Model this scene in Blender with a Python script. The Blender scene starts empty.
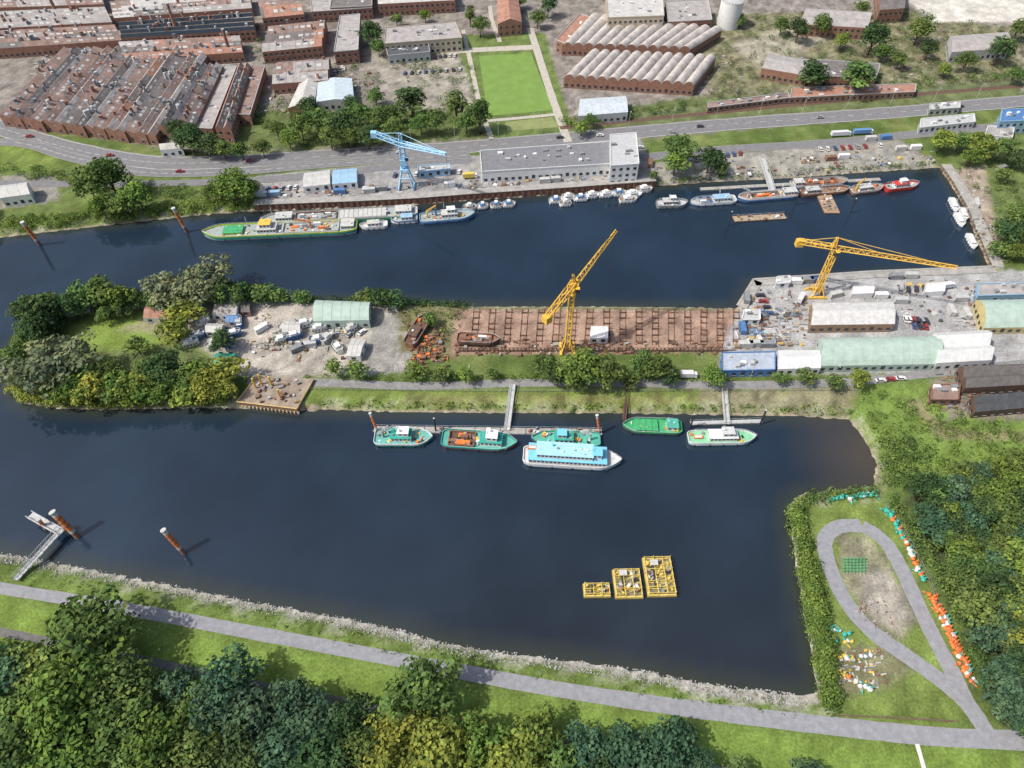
import bpy, math, random
import numpy as np
from mathutils import Vector, Matrix
random.seed(7); np.random.seed(7)
R=random.random; U=random.uniform
F=692.0; TH=math.radians(50); H0=220.0; ST,CT=math.sin(TH),math.cos(TH)
WZ=-2.0
def P(px,py,z=0.0):
    # survey helper: aerial-survey plan coordinates -> metres on the plane z
    u=(px-512)/F; v=(py-384)/F
    t=(H0-z)/(ST+v*CT)
    return Vector((u*t,t*(CT-v*ST),z))
scene=bpy.context.scene
# ---------------------------------------------------------------- materials
MC={}
def mat(c,rough=0.7,amt=0.25,scale=0.5,metal=0.0,spec=0.3):
    key=(tuple(round(x,3) for x in c),rough,amt,scale,metal)
    if key in MC: return MC[key]
    m=bpy.data.materials.new("mat_%d"%len(MC)); m.use_nodes=True
    nt=m.node_tree; b=nt.nodes["Principled BSDF"]
    b.inputs["Roughness"].default_value=rough; b.inputs["Metallic"].default_value=metal
    b.inputs["Specular IOR Level"].default_value=spec
    tc=nt.nodes.new("ShaderNodeTexCoord")
    n1=nt.nodes.new("ShaderNodeTexNoise"); n1.inputs["Scale"].default_value=scale; n1.inputs["Detail"].default_value=8; n1.inputs["Roughness"].default_value=0.7
    nt.links.new(tc.outputs["Object"],n1.inputs["Vector"])
    mr=nt.nodes.new("ShaderNodeMapRange"); mr.inputs["From Min"].default_value=0.3; mr.inputs["From Max"].default_value=0.7
    mr.inputs["To Min"].default_value=1-amt; mr.inputs["To Max"].default_value=1+amt
    nt.links.new(n1.outputs["Fac"],mr.inputs["Value"])
    mx=nt.nodes.new("ShaderNodeVectorMath"); mx.operation='SCALE'; mx.inputs[0].default_value=c[:3]
    nt.links.new(mr.outputs["Result"],mx.inputs["Scale"]); nt.links.new(mx.outputs[0],b.inputs["Base Color"])
    MC[key]=m; return m
WHITE=mat((.66,.67,.67),.5,.12); OFFW=mat((.47,.47,.45),.6,.2); GLASS=mat((.03,.04,.05),.15,.1,spec=.6)
CONC=mat((.32,.31,.29),.85,.3,.3); ASPH=mat((.18,.18,.187),.9,.22,.4); PATH=mat((.25,.255,.275),.9,.22,.5)
RUST=mat((.22,.115,.08),.85,.45,.6); DRUST=mat((.12,.075,.055),.9,.4,.6); DARK=mat((.035,.035,.04),.7,.3)
BLUE=mat((.08,.18,.38),.5,.2); YEL=mat((.68,.42,.07),.5,.2); TEAL=mat((.04,.32,.26),.5,.2)
GRN=mat((.06,.34,.14),.5,.25); ORG=mat((.66,.19,.05),.5,.2); REDM=mat((.5,.05,.04),.5,.15); CYAN=mat((.18,.5,.66),.5,.1)
LBLUE=mat((.28,.44,.58),.5,.1); GREY=mat((.22,.23,.24),.7,.2); LGREY=mat((.42,.43,.43),.7,.15); BRICK=mat((.27,.145,.105),.85,.35,.6)
WOOD=mat((.22,.16,.11),.85,.3); BEIGE=mat((.45,.39,.3),.8,.2); SAGE=mat((.36,.46,.4),.6,.18,.3); DSLATE=mat((.09,.095,.105),.7,.25)
GREENY=mat((.42,.52,.08),.5,.2); MARK=mat((.6,.6,.58),.7,.15); SLIPC=mat((.3,.2,.155),.9,.35,.4)
# ---------------------------------------------------------------- mesh builder
class MB:
    def __init__(s): s.v=[];s.f=[];s.m=[];s.mats=[]
    def mi(s,m):
        if m not in s.mats: s.mats.append(m)
        return s.mats.index(m)
    def poly(s,pts,m):
        b=len(s.v); s.v+= [tuple(p) for p in pts]; s.f.append(tuple(range(b,b+len(pts)))); s.m.append(s.mi(m))
    def box(s,cx,cy,z0,sx,sy,sz,m,rot=0,top=None,taper=1.0):
        c,sn=math.cos(rot),math.sin(rot); b=len(s.v)
        for z,k in ((z0,1),(z0+sz,taper)):
            for dx,dy in ((-1,-1),(1,-1),(1,1),(-1,1)):
                x=dx*sx/2*k;y=dy*sy/2*k
                s.v.append((cx+x*c-y*sn,cy+x*sn+y*c,z))
        for q in ((0,3,2,1),(0,1,5,4),(1,2,6,5),(2,3,7,6),(3,0,4,7)):
            s.f.append(tuple(b+i for i in q)); s.m.append(s.mi(m))
        s.f.append((b+4,b+5,b+6,b+7)); s.m.append(s.mi(top or m))
    def tube(s,p,q,r,m,r2=None,n=4):
        p=Vector(p);q=Vector(q);d=(q-p)
        if d.length<1e-5: return
        d.normalize(); a=d.orthogonal().normalized(); bb=d.cross(a); r2=r if r2 is None else r2
        b=len(s.v)
        for c,rr in ((p,r),(q,r2)):
            for i in range(n):
                an=2*math.pi*i/n+math.pi/4
                s.v.append(tuple(c+a*math.cos(an)*rr+bb*math.sin(an)*rr))
        k=s.mi(m)
        for i in range(n):
            j=(i+1)%n; s.f.append((b+i,b+j,b+n+j,b+n+i)); s.m.append(k)
        s.f.append(tuple(b+n+i for i in range(n))); s.m.append(k)
        s.f.append(tuple(b+i for i in reversed(range(n)))); s.m.append(k)
    def prism(s,pts,z0,z1,m,top=None):
        n=len(pts)
        for i in range(n):
            a=pts[i];c=pts[(i+1)%n]
            s.poly([(a[0],a[1],z0),(c[0],c[1],z0),(c[0],c[1],z1),(a[0],a[1],z1)],m)
        s.poly([(a[0],a[1],z1) for a in pts],top or m)
    def lattice(s,p,q,w,m,n=10,w2=None,r=.16,tri=False):
        p=Vector(p);q=Vector(q);d=(q-p).normalized(); w2=w if w2 is None else w2
        up=Vector((0,0,1)) if abs(d.z)<.9 else Vector((1,0,0))
        a=d.cross(up).normalized(); b=a.cross(d)
        cs=[(-1,-1),(1,-1),(1,1),(-1,1)]
        if tri: cs=[(-1,-1),(1,-1),(0,1)]
        def pt(i,k):
            t=k/n; ww=(w+(w2-w)*t)/2
            return p.lerp(q,t)+a*cs[i][0]*ww+b*cs[i][1]*ww
        for i in range(len(cs)):
            s.tube(pt(i,0),pt(i,n),r,m)
            j=(i+1)%len(cs)
            for k in range(n):
                s.tube(pt(i,k),pt(j,k+1),r*.6,m) if k%2 else s.tube(pt(j,k),pt(i,k+1),r*.6,m)
    def make(s,name,loc=None,rot=0):
        me=bpy.data.meshes.new(name)
        v=s.v
        if loc is None:
            xs=[a[0] for a in v];ys=[a[1] for a in v];zs=[a[2] for a in v]
            loc=((min(xs)+max(xs))/2,(min(ys)+max(ys))/2,min(zs))
            v=[(a[0]-loc[0],a[1]-loc[1],a[2]-loc[2]) for a in v]
        me.from_pydata(v,[],s.f)
        for m in s.mats: me.materials.append(m)
        me.polygons.foreach_set("material_index",s.m); me.update()
        o=bpy.data.objects.new(name,me); o.location=loc; o.rotation_euler[2]=rot
        scene.collection.objects.link(o); return o
def inst(name,me,loc,rot=0,sc=1,color=None):
    o=bpy.data.objects.new(name,me); o.location=loc; o.rotation_euler[2]=rot
    o.scale=(sc,sc,sc) if not hasattr(sc,'__len__') else sc
    if color: o.color=(*color,1)
    scene.collection.objects.link(o); return o
def catmull(pts,k=8):
    out=[]; n=len(pts)
    for i in range(n-1):
        p0=pts[max(i-1,0)];p1=pts[i];p2=pts[i+1];p3=pts[min(i+2,n-1)]
        for j in range(k):
            t=j/k
            out.append(.5*((2*p1)+(p2-p0)*t+(2*p0-5*p1+4*p2-p3)*t*t+(3*p1-p0-3*p2+p3)*t**3))
    out.append(pts[-1]); return out
def ribbon(name,pix,w,m,z=.03,kerb=False,dash=False,raw=False,edge=False):
    pts=catmull([P(*p) for p in pix]); mb=MB()
    n=len(pts)
    ws=w if hasattr(w,'__len__') else (w,w)
    nor=[]
    for i in range(n):
        d=(pts[min(i+1,n-1)]-pts[max(i-1,0)]); d.z=0; d.normalize(); nn=Vector((-d.y,d.x,0)); nor.append(nn)
    def strip(a0,a1,z,m,i0=0,i1=None):
        for i in range(i0,(i1 or n-1)):
            q=[pts[i]+nor[i]*a0[i],pts[i+1]+nor[i+1]*a0[i+1],pts[i+1]+nor[i+1]*a1[i+1],pts[i]+nor[i]*a1[i]]
            mb.poly([(p.x,p.y,z) for p in q],m)
    W=[(ws[0]+(ws[1]-ws[0])*i/(n-1))*U(.95,1.05) for i in range(n)]
    strip([-x/2 for x in W],[x/2 for x in W],z,m)
    if edge:
        for sg in (-1,1):
            strip([sg*(x/2-.45) for x in W],[sg*(x/2-.25) for x in W],z+.02,MARK)
    if kerb:
        for sg in (-1,1):
            for i in range(n-1):
                a=pts[i]+nor[i]*sg*W[i]/2; b=pts[i+1]+nor[i+1]*sg*W[i+1]/2
                a2=pts[i]+nor[i]*sg*(W[i]/2+.3); b2=pts[i+1]+nor[i+1]*sg*(W[i+1]/2+.3)
                mb.poly([(a.x,a.y,z),(b.x,b.y,z),(b.x,b.y,z+.13),(a.x,a.y,z+.13)],CONC)
                mb.poly([(a.x,a.y,z+.13),(b.x,b.y,z+.13),(b2.x,b2.y,z+.13),(a2.x,a2.y,z+.13)],CONC)
    if dash:
        for i in range(n-1):
            seg=(pts[i+1]-pts[i]); l=seg.length; d=seg.normalized(); s=0
            while s+4<l:
                a=pts[i]+d*s; b=a+d*4; nn=nor[i]*.1
                mb.poly([(p.x,p.y,z+.02) for p in (a-nn,b-nn,b+nn,a+nn)],MARK); s+=10
    return mb.make(name,(0,0,0))
# ---------------------------------------------------------------- water & terrain
WP=[(-700,300),(-300,262),(0,238),(60,231),(130,223),(205,215),(260,211),(360,207),(420,204),(470,200),(560,194),(650,187),(700,183),(780,179),(860,173),(940,168),(952,185),(966,210),(990,270),(870,275),(752,284),(738,308),(600,306),(480,306),(400,302),(320,300),(250,297),(180,303),(100,310),(40,318),(14,345),(5,387),(22,404),(60,409),(100,411),(150,409),(235,408),(312,410),(380,412),(500,414),(600,414),(700,415),(800,417),(848,420),(864,440),(876,465),(872,486),(830,490),(798,494),(788,506),(794,560),(806,630),(818,692),(795,694),(760,690),(700,683),(650,672),(600,664),(500,652),(440,642),(400,630),(350,619),(250,601),(150,581),(60,563),(0,553),(-300,500),(-900,420)]
wpts=np.array([[*P(a,b,WZ)[:2]] for a,b in WP])
def sdf(X,Y,poly):
    d=np.full(X.shape,1e9); ins=np.zeros(X.shape,bool); n=len(poly)
    for i in range(n):
        ax,ay=poly[i];bx,by=poly[(i+1)%n]
        ex,ey=bx-ax,by-ay; wx,wy=X-ax,Y-ay
        t=np.clip((wx*ex+wy*ey)/(ex*ex+ey*ey+1e-12),0,1)
        d=np.minimum(d,(wx-ex*t)**2+(wy-ey*t)**2)
        c=((ay>Y)!=(by>Y))
        with np.errstate(divide='ignore',invalid='ignore'):
            xi=(bx-ax)*(Y-ay)/(by-ay if by!=ay else 1e-9)+ax
        ins^=(c&(X<xi))
    d=np.sqrt(d); return np.where(ins,-d,d)
def sd1(x,y,poly):
    A=poly;B=np.roll(poly,-1,0);E=B-A;W=np.array([x,y])-A
    t=np.clip((W*E).sum(1)/((E*E).sum(1)+1e-12),0,1); dv=W-E*t[:,None]; d=math.sqrt((dv*dv).sum(1).min())
    c=(A[:,1]>y)!=(B[:,1]>y); den=np.where(E[:,1]==0,1e-9,E[:,1]); xi=E[:,0]*(y-A[:,1])/den+A[:,0]
    return -d if (c&(x<xi)).sum()%2 else d
def pn(X,Y,s,seed=0):
    r=np.random.RandomState(seed); o=np.zeros(X.shape); a=1;f=1/s;tot=0
    for k in range(5):
        for j in range(3):
            th=r.uniform(0,2*math.pi);ph=r.uniform(0,6.28)
            o+=a*np.sin((X*math.cos(th)+Y*math.sin(th))*f*6.28+ph+1.3*np.sin((X*math.sin(th)-Y*math.cos(th))*f*3.1+ph)); 
        tot+=a*1.6; a*=.6;f*=1.9
    return o/tot
def axis(a,b,st,far):
    core=list(np.arange(a,b+st,st)); ext=[];s=st*4;x=core[-1]
    while x<far: x+=s; ext.append(x); s*=1.5
    pre=[];s=st*4;x=core[0]
    while x>-far: x-=s; pre.append(x); s*=1.5
    return np.array(pre[::-1]+core+ext)
xs=axis(-430,430,1.7,9000); ys=axis(15,610,1.7,9000)
X,Y=np.meshgrid(xs,ys)
nz=pn(X,Y,14,1); nz2=pn(X,Y,5,2); nz3=pn(X,Y,60,3)
D=sdf(X,Y,wpts)+ nz2*.5
col=np.empty(X.shape+(3,)); col[:]=np.array((.105,.15,.042))
col*= (1+.25*nz3+.15*nz)[...,None]
dry=np.clip(nz3*1.2+nz*.5,0,1)[...,None]*.4
col=col*(1-dry)+np.array((.19,.18,.085))*dry
def zone(pix,c,wob=1.5,soft=1.5,var=.25):
    poly=np.array([[*P(a,b)[:2]] for a,b in pix])
    x0,y0=poly.min(0)-8;x1,y1=poly.max(0)+8
    ix=np.where((xs>x0)&(xs<x1))[0]; iy=np.where((ys>y0)&(ys<y1))[0]
    if len(ix)==0 or len(iy)==0: return
    sl=(slice(iy[0],iy[-1]+1),slice(ix[0],ix[-1]+1))
    d=sdf(X[sl],Y[sl],poly)+nz2[sl]*wob+nz[sl]*wob
    w=np.clip(.5-d/soft,0,1)[...,None]
    cc=np.array(c)*(1+var*nz[sl]+var*.6*nz2[sl])[...,None]
    col[sl]=col[sl]*(1-w)+cc*w
GB=(.145,.195,.05)
zone([(-900,-60),(1900,-60),(1900,90),(1024,104),(650,138),(420,150),(200,152),(60,132),(-100,110),(-900,60)],(.22,.2,.18),3,3,.35)
zone([(-900,-400),(1900,-400),(1900,-50),(-900,-50)],(.15,.155,.11),3,3,.35)
zone([(0,140),(60,158),(55,172),(0,170)],GB)
zone([(60,172),(140,175),(250,180),(180,212),(60,222),(0,228),(0,190)],(.12,.16,.05))
zone([(0,175),(55,176),(60,200),(0,210)],(.25,.24,.21))
zone([(255,176),(480,155),(640,135),(655,185),(560,193),(258,210)],(.28,.275,.27),.5,1)
zone([(640,165),(760,150),(900,140),(940,165),(860,172),(700,182),(655,184)],(.27,.26,.23),1,2)
zone([(370,50),(470,45),(490,120),(400,125)],(.28,.26,.22),2,3,.3)
zone([(258,70),(375,60),(380,110),(258,120)],(.22,.2,.17),2,3)
zone([(255,110),(480,110),(500,138),(300,150),(170,145)],(.11,.14,.05),3,4)
zone([(452,35),(545,33),(575,138),(492,140)],(.125,.17,.055),.3,1)
zone([(560,118),(700,95),(1024,78),(1024,100),(640,130),(570,135)],(.125,.15,.065),2,3)
zone([(690,15),(905,10),(1024,30),(1024,80),(710,98)],(.17,.165,.1),4,4,.5)
zone([(730,45),(800,20),(830,40),(760,70)],(.3,.28,.22),3,3,.3)
zone([(900,-10),(1060,-10),(1060,22),(930,22)],(.52,.5,.45),2,3,.15)
zone([(940,135),(1200,120),(1200,240),(985,240),(955,170)],(.12,.16,.055),2,3)
zone([(945,170),(985,165),(1003,262),(990,275)],(.3,.25,.2),1,2)
# island
zone([(170,300),(250,298),(310,302),(400,304),(412,368),(370,375),(250,378),(205,352)],(.33,.305,.265),1.5,2,.25)
zone([(245,300),(300,302),(262,378),(225,372)],(.4,.365,.32),1,2,.2)
zone([(372,318),(410,312),(412,372),(366,374)],(.26,.25,.23),.5,1)
zone([(400,302),(480,307),(460,360),(400,350)],(.17,.16,.08),2,2,.3)
zone([(456,307),(742,308),(738,352),(450,355)],(.3,.205,.155),.8,1,.3)
zone([(738,284),(752,282),(1000,270),(1200,270),(1200,362),(940,374),(718,374),(722,348),(738,310)],(.33,.33,.33),.8,1.5,.15)
zone([(30,340),(170,335),(240,380),(230,402),(60,404),(15,385)],(.11,.14,.055),2,3,.3)
zone([(65,326),(130,304),(178,330),(150,352),(70,348)],(.17,.24,.055),1,2,.1)
zone([(120,330),(140,318),(172,320),(165,335)],(.26,.25,.15),2,3,.3)
zone([(248,388),(860,388),(860,412),(315,408)],GB,1,2,.25)
zone([(400,395),(860,395),(850,404),(400,404)],(.185,.195,.075),2,2,.4)
zone([(700,388),(860,385),(855,412),(700,410)],(.22,.21,.13),3,3,.4)
zone([(860,385),(1024,380),(1200,380),(1200,460),(900,490),(850,420)],(.14,.205,.05),2,3,.25)
zone([(930,378),(1200,360),(1200,425),(950,418)],(.2,.18,.15),2,3,.35)
zone([(905,400),(940,440),(1024,440),(1024,432),(950,430),(918,398)],(.2,.19,.1),1,2)
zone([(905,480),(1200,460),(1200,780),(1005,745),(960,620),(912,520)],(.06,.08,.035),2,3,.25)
# storage
zone([(800,500),(885,498),(925,570),(975,700),(955,722),(840,718),(815,600)],(.14,.19,.05),1,2,.25)
zone([(838,535),(868,534),(888,560),(915,615),(905,640),(872,625),(842,585)],(.23,.22,.15),1,2,.45)
zone([(862,575),(890,570),(912,615),(900,636),(868,612)],(.3,.28,.24),1,2,.3)
zone([(835,648),(895,640),(920,665),(880,692),(835,692)],(.18,.18,.1),1.5,2,.4)
# south
zone([(-500,520),(0,565),(200,598),(420,645),(620,680),(830,705),(1024,735),(1024,770),(-400,780)],(.13,.185,.048),1,2,.25)
zone([(0,600),(250,645),(550,703),(850,742),(1024,755),(1024,800),(0,800)],(.15,.22,.048),1,2,.22)
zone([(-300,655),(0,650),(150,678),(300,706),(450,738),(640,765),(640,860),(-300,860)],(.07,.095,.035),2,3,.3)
quay=np.zeros(X.shape,bool)
for q in ([(250,222),(250,196),(655,172),(655,200)],[(735,320),(735,278),(1000,262),(1000,285),(748,300)],[(935,170),(960,165),(1010,275),(985,280)],[(230,425),(230,385),(318,385),(318,425)]):
    pq=np.array([[*P(a,b)[:2]] for a,b in q]); quay|=sdf(X,Y,pq)<0
bw=np.where(quay,1.2,6.0)
k=np.clip(D/bw,0,1); zz=WZ+(0-WZ)*(k*k*(3-2*k)); 
zz=np.where(D<0,np.maximum(WZ+D*.45,WZ-3.5),zz)
south=(Y<P(400,600)[1]+40)&(Y<P(0,500)[1])
sw=np.where(south,2.4+1.2*np.clip(nz3,-1,1)+np.clip((X-20)/60,0,1)*1.8,1.6)+nz2*.8
w=np.clip((sw-D)/1.0,0,1)[...,None]
stone=np.array((.36,.345,.3))*(1+.35*nz2)[...,None]
sandy=np.array((.28,.24,.18))*(1+.3*nz2)[...,None]
st=np.where(south[...,None],stone,sandy)
col=col*(1-w)+st*w
rag=np.clip((sw+4.2-D)/2,0,1)*np.clip(nz*1.8,0,1)*(D>sw-.5)
col=col*(1-.6*rag[...,None])+np.array((.32,.31,.25))*.6*rag[...,None]
col=np.clip(col,.01,.9)
def grid_mesh(name,X,Y,Z,C):
    ny,nx=X.shape; me=bpy.data.meshes.new(name)
    co=np.stack([X,Y,Z],-1).reshape(-1,3)
    idx=np.arange(ny*nx).reshape(ny,nx)
    q=np.stack([idx[:-1,:-1],idx[:-1,1:],idx[1:,1:],idx[1:,:-1]],-1).reshape(-1,4)
    me.vertices.add(len(co)); me.vertices.foreach_set("co",co.ravel())
    me.loops.add(q.size); me.loops.foreach_set("vertex_index",q.ravel().astype(np.int32))
    me.polygons.add(len(q)); me.polygons.foreach_set("loop_start",np.arange(0,q.size,4,dtype=np.int32)); 
    me.polygons.foreach_set("use_smooth",np.ones(len(q),bool))
    me.update(calc_edges=True)
    a=me.color_attributes.new("Col",'FLOAT_COLOR','POINT')
    a.data.foreach_set("color",np.concatenate([C.reshape(-1,3),np.ones((len(co),1))],1).ravel().astype(np.float32))
    o=bpy.data.objects.new(name,me); scene.collection.objects.link(o); return o
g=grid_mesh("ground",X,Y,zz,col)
m=bpy.data.materials.new("ground_mat"); m.use_nodes=True; nt=m.node_tree; b=nt.nodes["Principled BSDF"]; b.inputs["Roughness"].default_value=.95; b.inputs["Specular IOR Level"].default_value=.1
at=nt.nodes.new("ShaderNodeAttribute"); at.attribute_name="Col"; tc=nt.nodes.new("ShaderNodeTexCoord")
def noise(nt,tc,s,lo,hi,det=6,rg=.65):
    n=nt.nodes.new("ShaderNodeTexNoise"); n.inputs["Scale"].default_value=s; n.inputs["Detail"].default_value=det; n.inputs["Roughness"].default_value=rg
    nt.links.new(tc.outputs["Object"],n.inputs["Vector"])
    r=nt.nodes.new("ShaderNodeMapRange"); r.inputs["From Min"].default_value=.3;r.inputs["From Max"].default_value=.7;r.inputs["To Min"].default_value=lo;r.inputs["To Max"].default_value=hi
    nt.links.new(n.outputs["Fac"],r.inputs["Value"]); return r,n
r1,n1=noise(nt,tc,1.1,.5,1.5,8,.75); r2,n2=noise(nt,tc,.09,.7,1.3)
mu=nt.nodes.new("ShaderNodeMath"); mu.operation='MULTIPLY'; nt.links.new(r1.outputs[0],mu.inputs[0]); nt.links.new(r2.outputs[0],mu.inputs[1])
sc=nt.nodes.new("ShaderNodeVectorMath"); sc.operation='SCALE'; nt.links.new(at.outputs["Color"],sc.inputs[0]); nt.links.new(mu.outputs[0],sc.inputs["Scale"]); nt.links.new(sc.outputs[0],b.inputs["Base Color"])
bp=nt.nodes.new("ShaderNodeBump"); bp.inputs["Strength"].default_value=.5; bp.inputs["Distance"].default_value=.4; nt.links.new(n1.outputs["Fac"],bp.inputs["Height"]); nt.links.new(bp.outputs[0],b.inputs["Normal"])
g.data.materials.append(m)
# water
wx=axis(-430,430,3,9000); wy=axis(15,400,3,9000); WX,WY=np.meshgrid(wx,wy)
wd=-sdf(WX,WY,wpts)+pn(WX,WY,10,5)*1.2
wn=pn(WX,WY,120,9); wn2=pn(WX,WY,45,11)
wc=np.empty(WX.shape+(3,)); wc[:]=np.array((.013,.025,.043))
f=np.clip((165-WY)/120,0,1)[...,None]*np.clip((WX+140)/160,0,1)[...,None]
wc=wc*(1-f)+np.array((.018,.022,.027))*f
wc*=(1+.22*wn+.1*wn2)[...,None]
sh=np.clip(1-wd/7,0,1)[...,None]*.65
wc=wc*(1-sh)+np.array((.04,.045,.028))*sh
ex=np.clip(1-np.hypot(WX-P(862,452)[0],WY-P(862,452)[1])/30,0,1)[...,None]*.8
wc=wc*(1-ex)+np.array((.07,.055,.04))*ex
wo=grid_mesh("water",WX,WY,np.full(WX.shape,WZ),wc)
m=bpy.data.materials.new("water_mat"); m.use_nodes=True; nt=m.node_tree; b=nt.nodes["Principled BSDF"]; b.inputs["Roughness"].default_value=.04; b.inputs["IOR"].default_value=1.5
at=nt.nodes.new("ShaderNodeAttribute"); at.attribute_name="Col"; nt.links.new(at.outputs["Color"],b.inputs["Base Color"])
tc=nt.nodes.new("ShaderNodeTexCoord"); r1,n1=noise(nt,tc,.7,0,1,5,.6); bp=nt.nodes.new("ShaderNodeBump"); bp.inputs["Strength"].default_value=.08; bp.inputs["Distance"].default_value=.15
nt.links.new(n1.outputs["Fac"],bp.inputs["Height"]); nt.links.new(bp.outputs[0],b.inputs["Normal"]); wo.data.materials.append(m)
# ---------------------------------------------------------------- roads
ribbon("main_road",[(-300,85),(-60,112),(0,128),(60,146),(130,160),(200,163),(330,156),(480,146),(650,131),(760,122),(900,112),(1024,101),(1400,70)],13,ASPH,.04,kerb=True,dash=True,edge=True)
ribbon("slip_road",[(-200,150),(0,142),(70,157),(140,172),(230,172),(330,164),(470,155)],7,ASPH,.08,kerb=True,dash=True)
ribbon("quay_road",[(-100,188),(0,184),(140,184),(260,180),(340,172),(470,160)],6,ASPH,.11)
ribbon("service_road",[(640,158),(720,150),(830,143),(940,132),(1100,118)],7,ASPH,.07,kerb=True)
ribbon("railway_track",[(560,128),(700,114),(850,100),(1024,86),(1300,66)],4,DRUST,.06)
ribbon("service_road",[(248,381),(330,383),(420,386),(520,383),(620,383),(720,385),(800,384),(860,381),(935,373),(1040,362),(1200,350)],4.2,mat((.22,.22,.22),.9,.3,.4),.05)
ribbon("river_footpath",[(-200,552),(0,588),(100,604),(250,632),(400,660),(550,688),(700,710),(850,728),(960,738),(1100,742)],(3.6,5.6),PATH,.05)
ribbon("woodland_track",[(-100,615),(0,632),(150,662),(280,690),(450,722),(600,750),(700,768),(900,800)],2.6,mat((.15,.145,.14),.9,.3),.04)
ribbon("storage_yard_road",[(990,738),(968,705),(940,680),(905,655),(870,630),(845,600),(829,565),(825,540),(838,527),(862,526)],5.2,PATH,.09)
ribbon("storage_yard_road",[(862,526),(884,541),(902,570),(918,605),(935,640),(952,672),(966,702)],5.2,PATH,.12)
SAND=mat((.42,.39,.34),.9)
ribbon("park_path",[(463,30),(470,60),(480,105),(492,140)],3,SAND,.04)
ribbon("park_path",[(530,28),(540,60),(553,100),(568,142)],5,SAND,.05)
ribbon("park_path",[(440,52),(475,50),(538,47)],7,SAND,.06)
ribbon("park_path",[(486,121),(520,118),(560,114)],3,SAND,.07)
ribbon("park_path",[(490,6),(492,20),(500,42)],3,SAND,.08)
ribbon("footpath",[(917,744),(925,772)],1.2,MARK,.06)
mb=MB(); mb.poly([P(479,56,.06),P(531,53,.06),P(553,110,.06),P(488,116,.06)],mat((.16,.26,.06),.9,.15,.15)); mb.make("sports_pitch",(0,0,0))
mb=MB(); mb.poly([P(505,122,.06),P(552,117,.06),P(560,127,.06),P(508,131,.06)],mat((.22,.25,.1),.9,.2,.15)); mb.make("lawn",(0,0,0))
# ---------------------------------------------------------------- quays
def wallline(name,pix,m,z1=.35,deck=4.5,cap=CONC,side=1):
    pts=[P(a,b_,WZ) for a,b_ in pix]; mb=MB()
    for a,b_ in zip(pts[:-1],pts[1:]):
        d=(b_-a); L=d.length; d.normalize(); nn=Vector((-d.y,d.x,0))*side
        z0=WZ-2
        n=max(1,int(L/1.6))
        for i in range(n):
            p=a.lerp(b_,i/n);q=a.lerp(b_,(i+1)/n)
            o=-nn*(.35 if i%2 else 0)
            mb.poly([(p.x+o.x,p.y+o.y,z0),(q.x+o.x,q.y+o.y,z0),(q.x+o.x,q.y+o.y,z1-.1),(p.x+o.x,p.y+o.y,z1-.1)],m)
        A=a-nn*.5;B=b_-nn*.5;C=b_+nn*.6;Dd=a+nn*.6
        mb.prism([A,B,C,Dd],z1-.1,z1+.12,cap)
        mb.prism([a+nn*.62,b_+nn*.62,b_+nn*deck,a+nn*deck],-.2,max(.13,z1-.05),CONC)
    mb.make(name)
wallline("quay_wall",[(255,211),(360,207),(420,204),(470,200),(560,194),(655,187)],RUST,2.1)
wallline("quay_wall",[(752,283),(870,275),(990,270)],RUST,.4,side=-1)
wallline("quay_wall",[(736,309),(752,283)],RUST,.4,side=-1)
wallline("quay_wall",[(940,168),(952,185),(966,210),(991,270)],WOOD,.5,deck=5,side=1)
top=[P(237,402,1),P(297,409,1),P(314,379,1),P(258,375,1)]
mb=MB(); mb.prism(top,WZ-2,1,mat((.25,.16,.1),.85,.3),top=mat((.28,.23,.185),.9,.4,.3))
OCH=mat((.55,.4,.18),.8,.25)
for a,b_ in ((top[0],top[1]),(top[1],top[2]),(top[3],top[0])):
    d=(b_-a);L=d.length;n=int(L/1.5)
    nn=Vector((d.y,-d.x,0)).normalized()
    for i in range(n+1):
        p=a.lerp(b_,i/n)+nn*.2
        mb.box(p.x,p.y,WZ-2,.5,.5,3.1,OCH if i%2 else LGREY,math.atan2(d.y,d.x))
    mb.tube(a+Vector((0,0,.3)),b_+Vector((0,0,.3)),.3,OCH)
for px,py in ((256,388),(272,386),(262,384),(281,399)):
    p=P(px,py,1); mb.tube(p,p+Vector((0,0,6)),.4,YEL,n=8)
for k in range(30):
    p=P(U(256,300),U(380,403),1); mb.box(p.x,p.y,1,U(.6,2.2),U(.6,2),U(.4,1.3),random.choice([RUST,GREY,LGREY,WOOD,OFFW]),U(0,3))
mb.make("concrete_pier")
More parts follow.
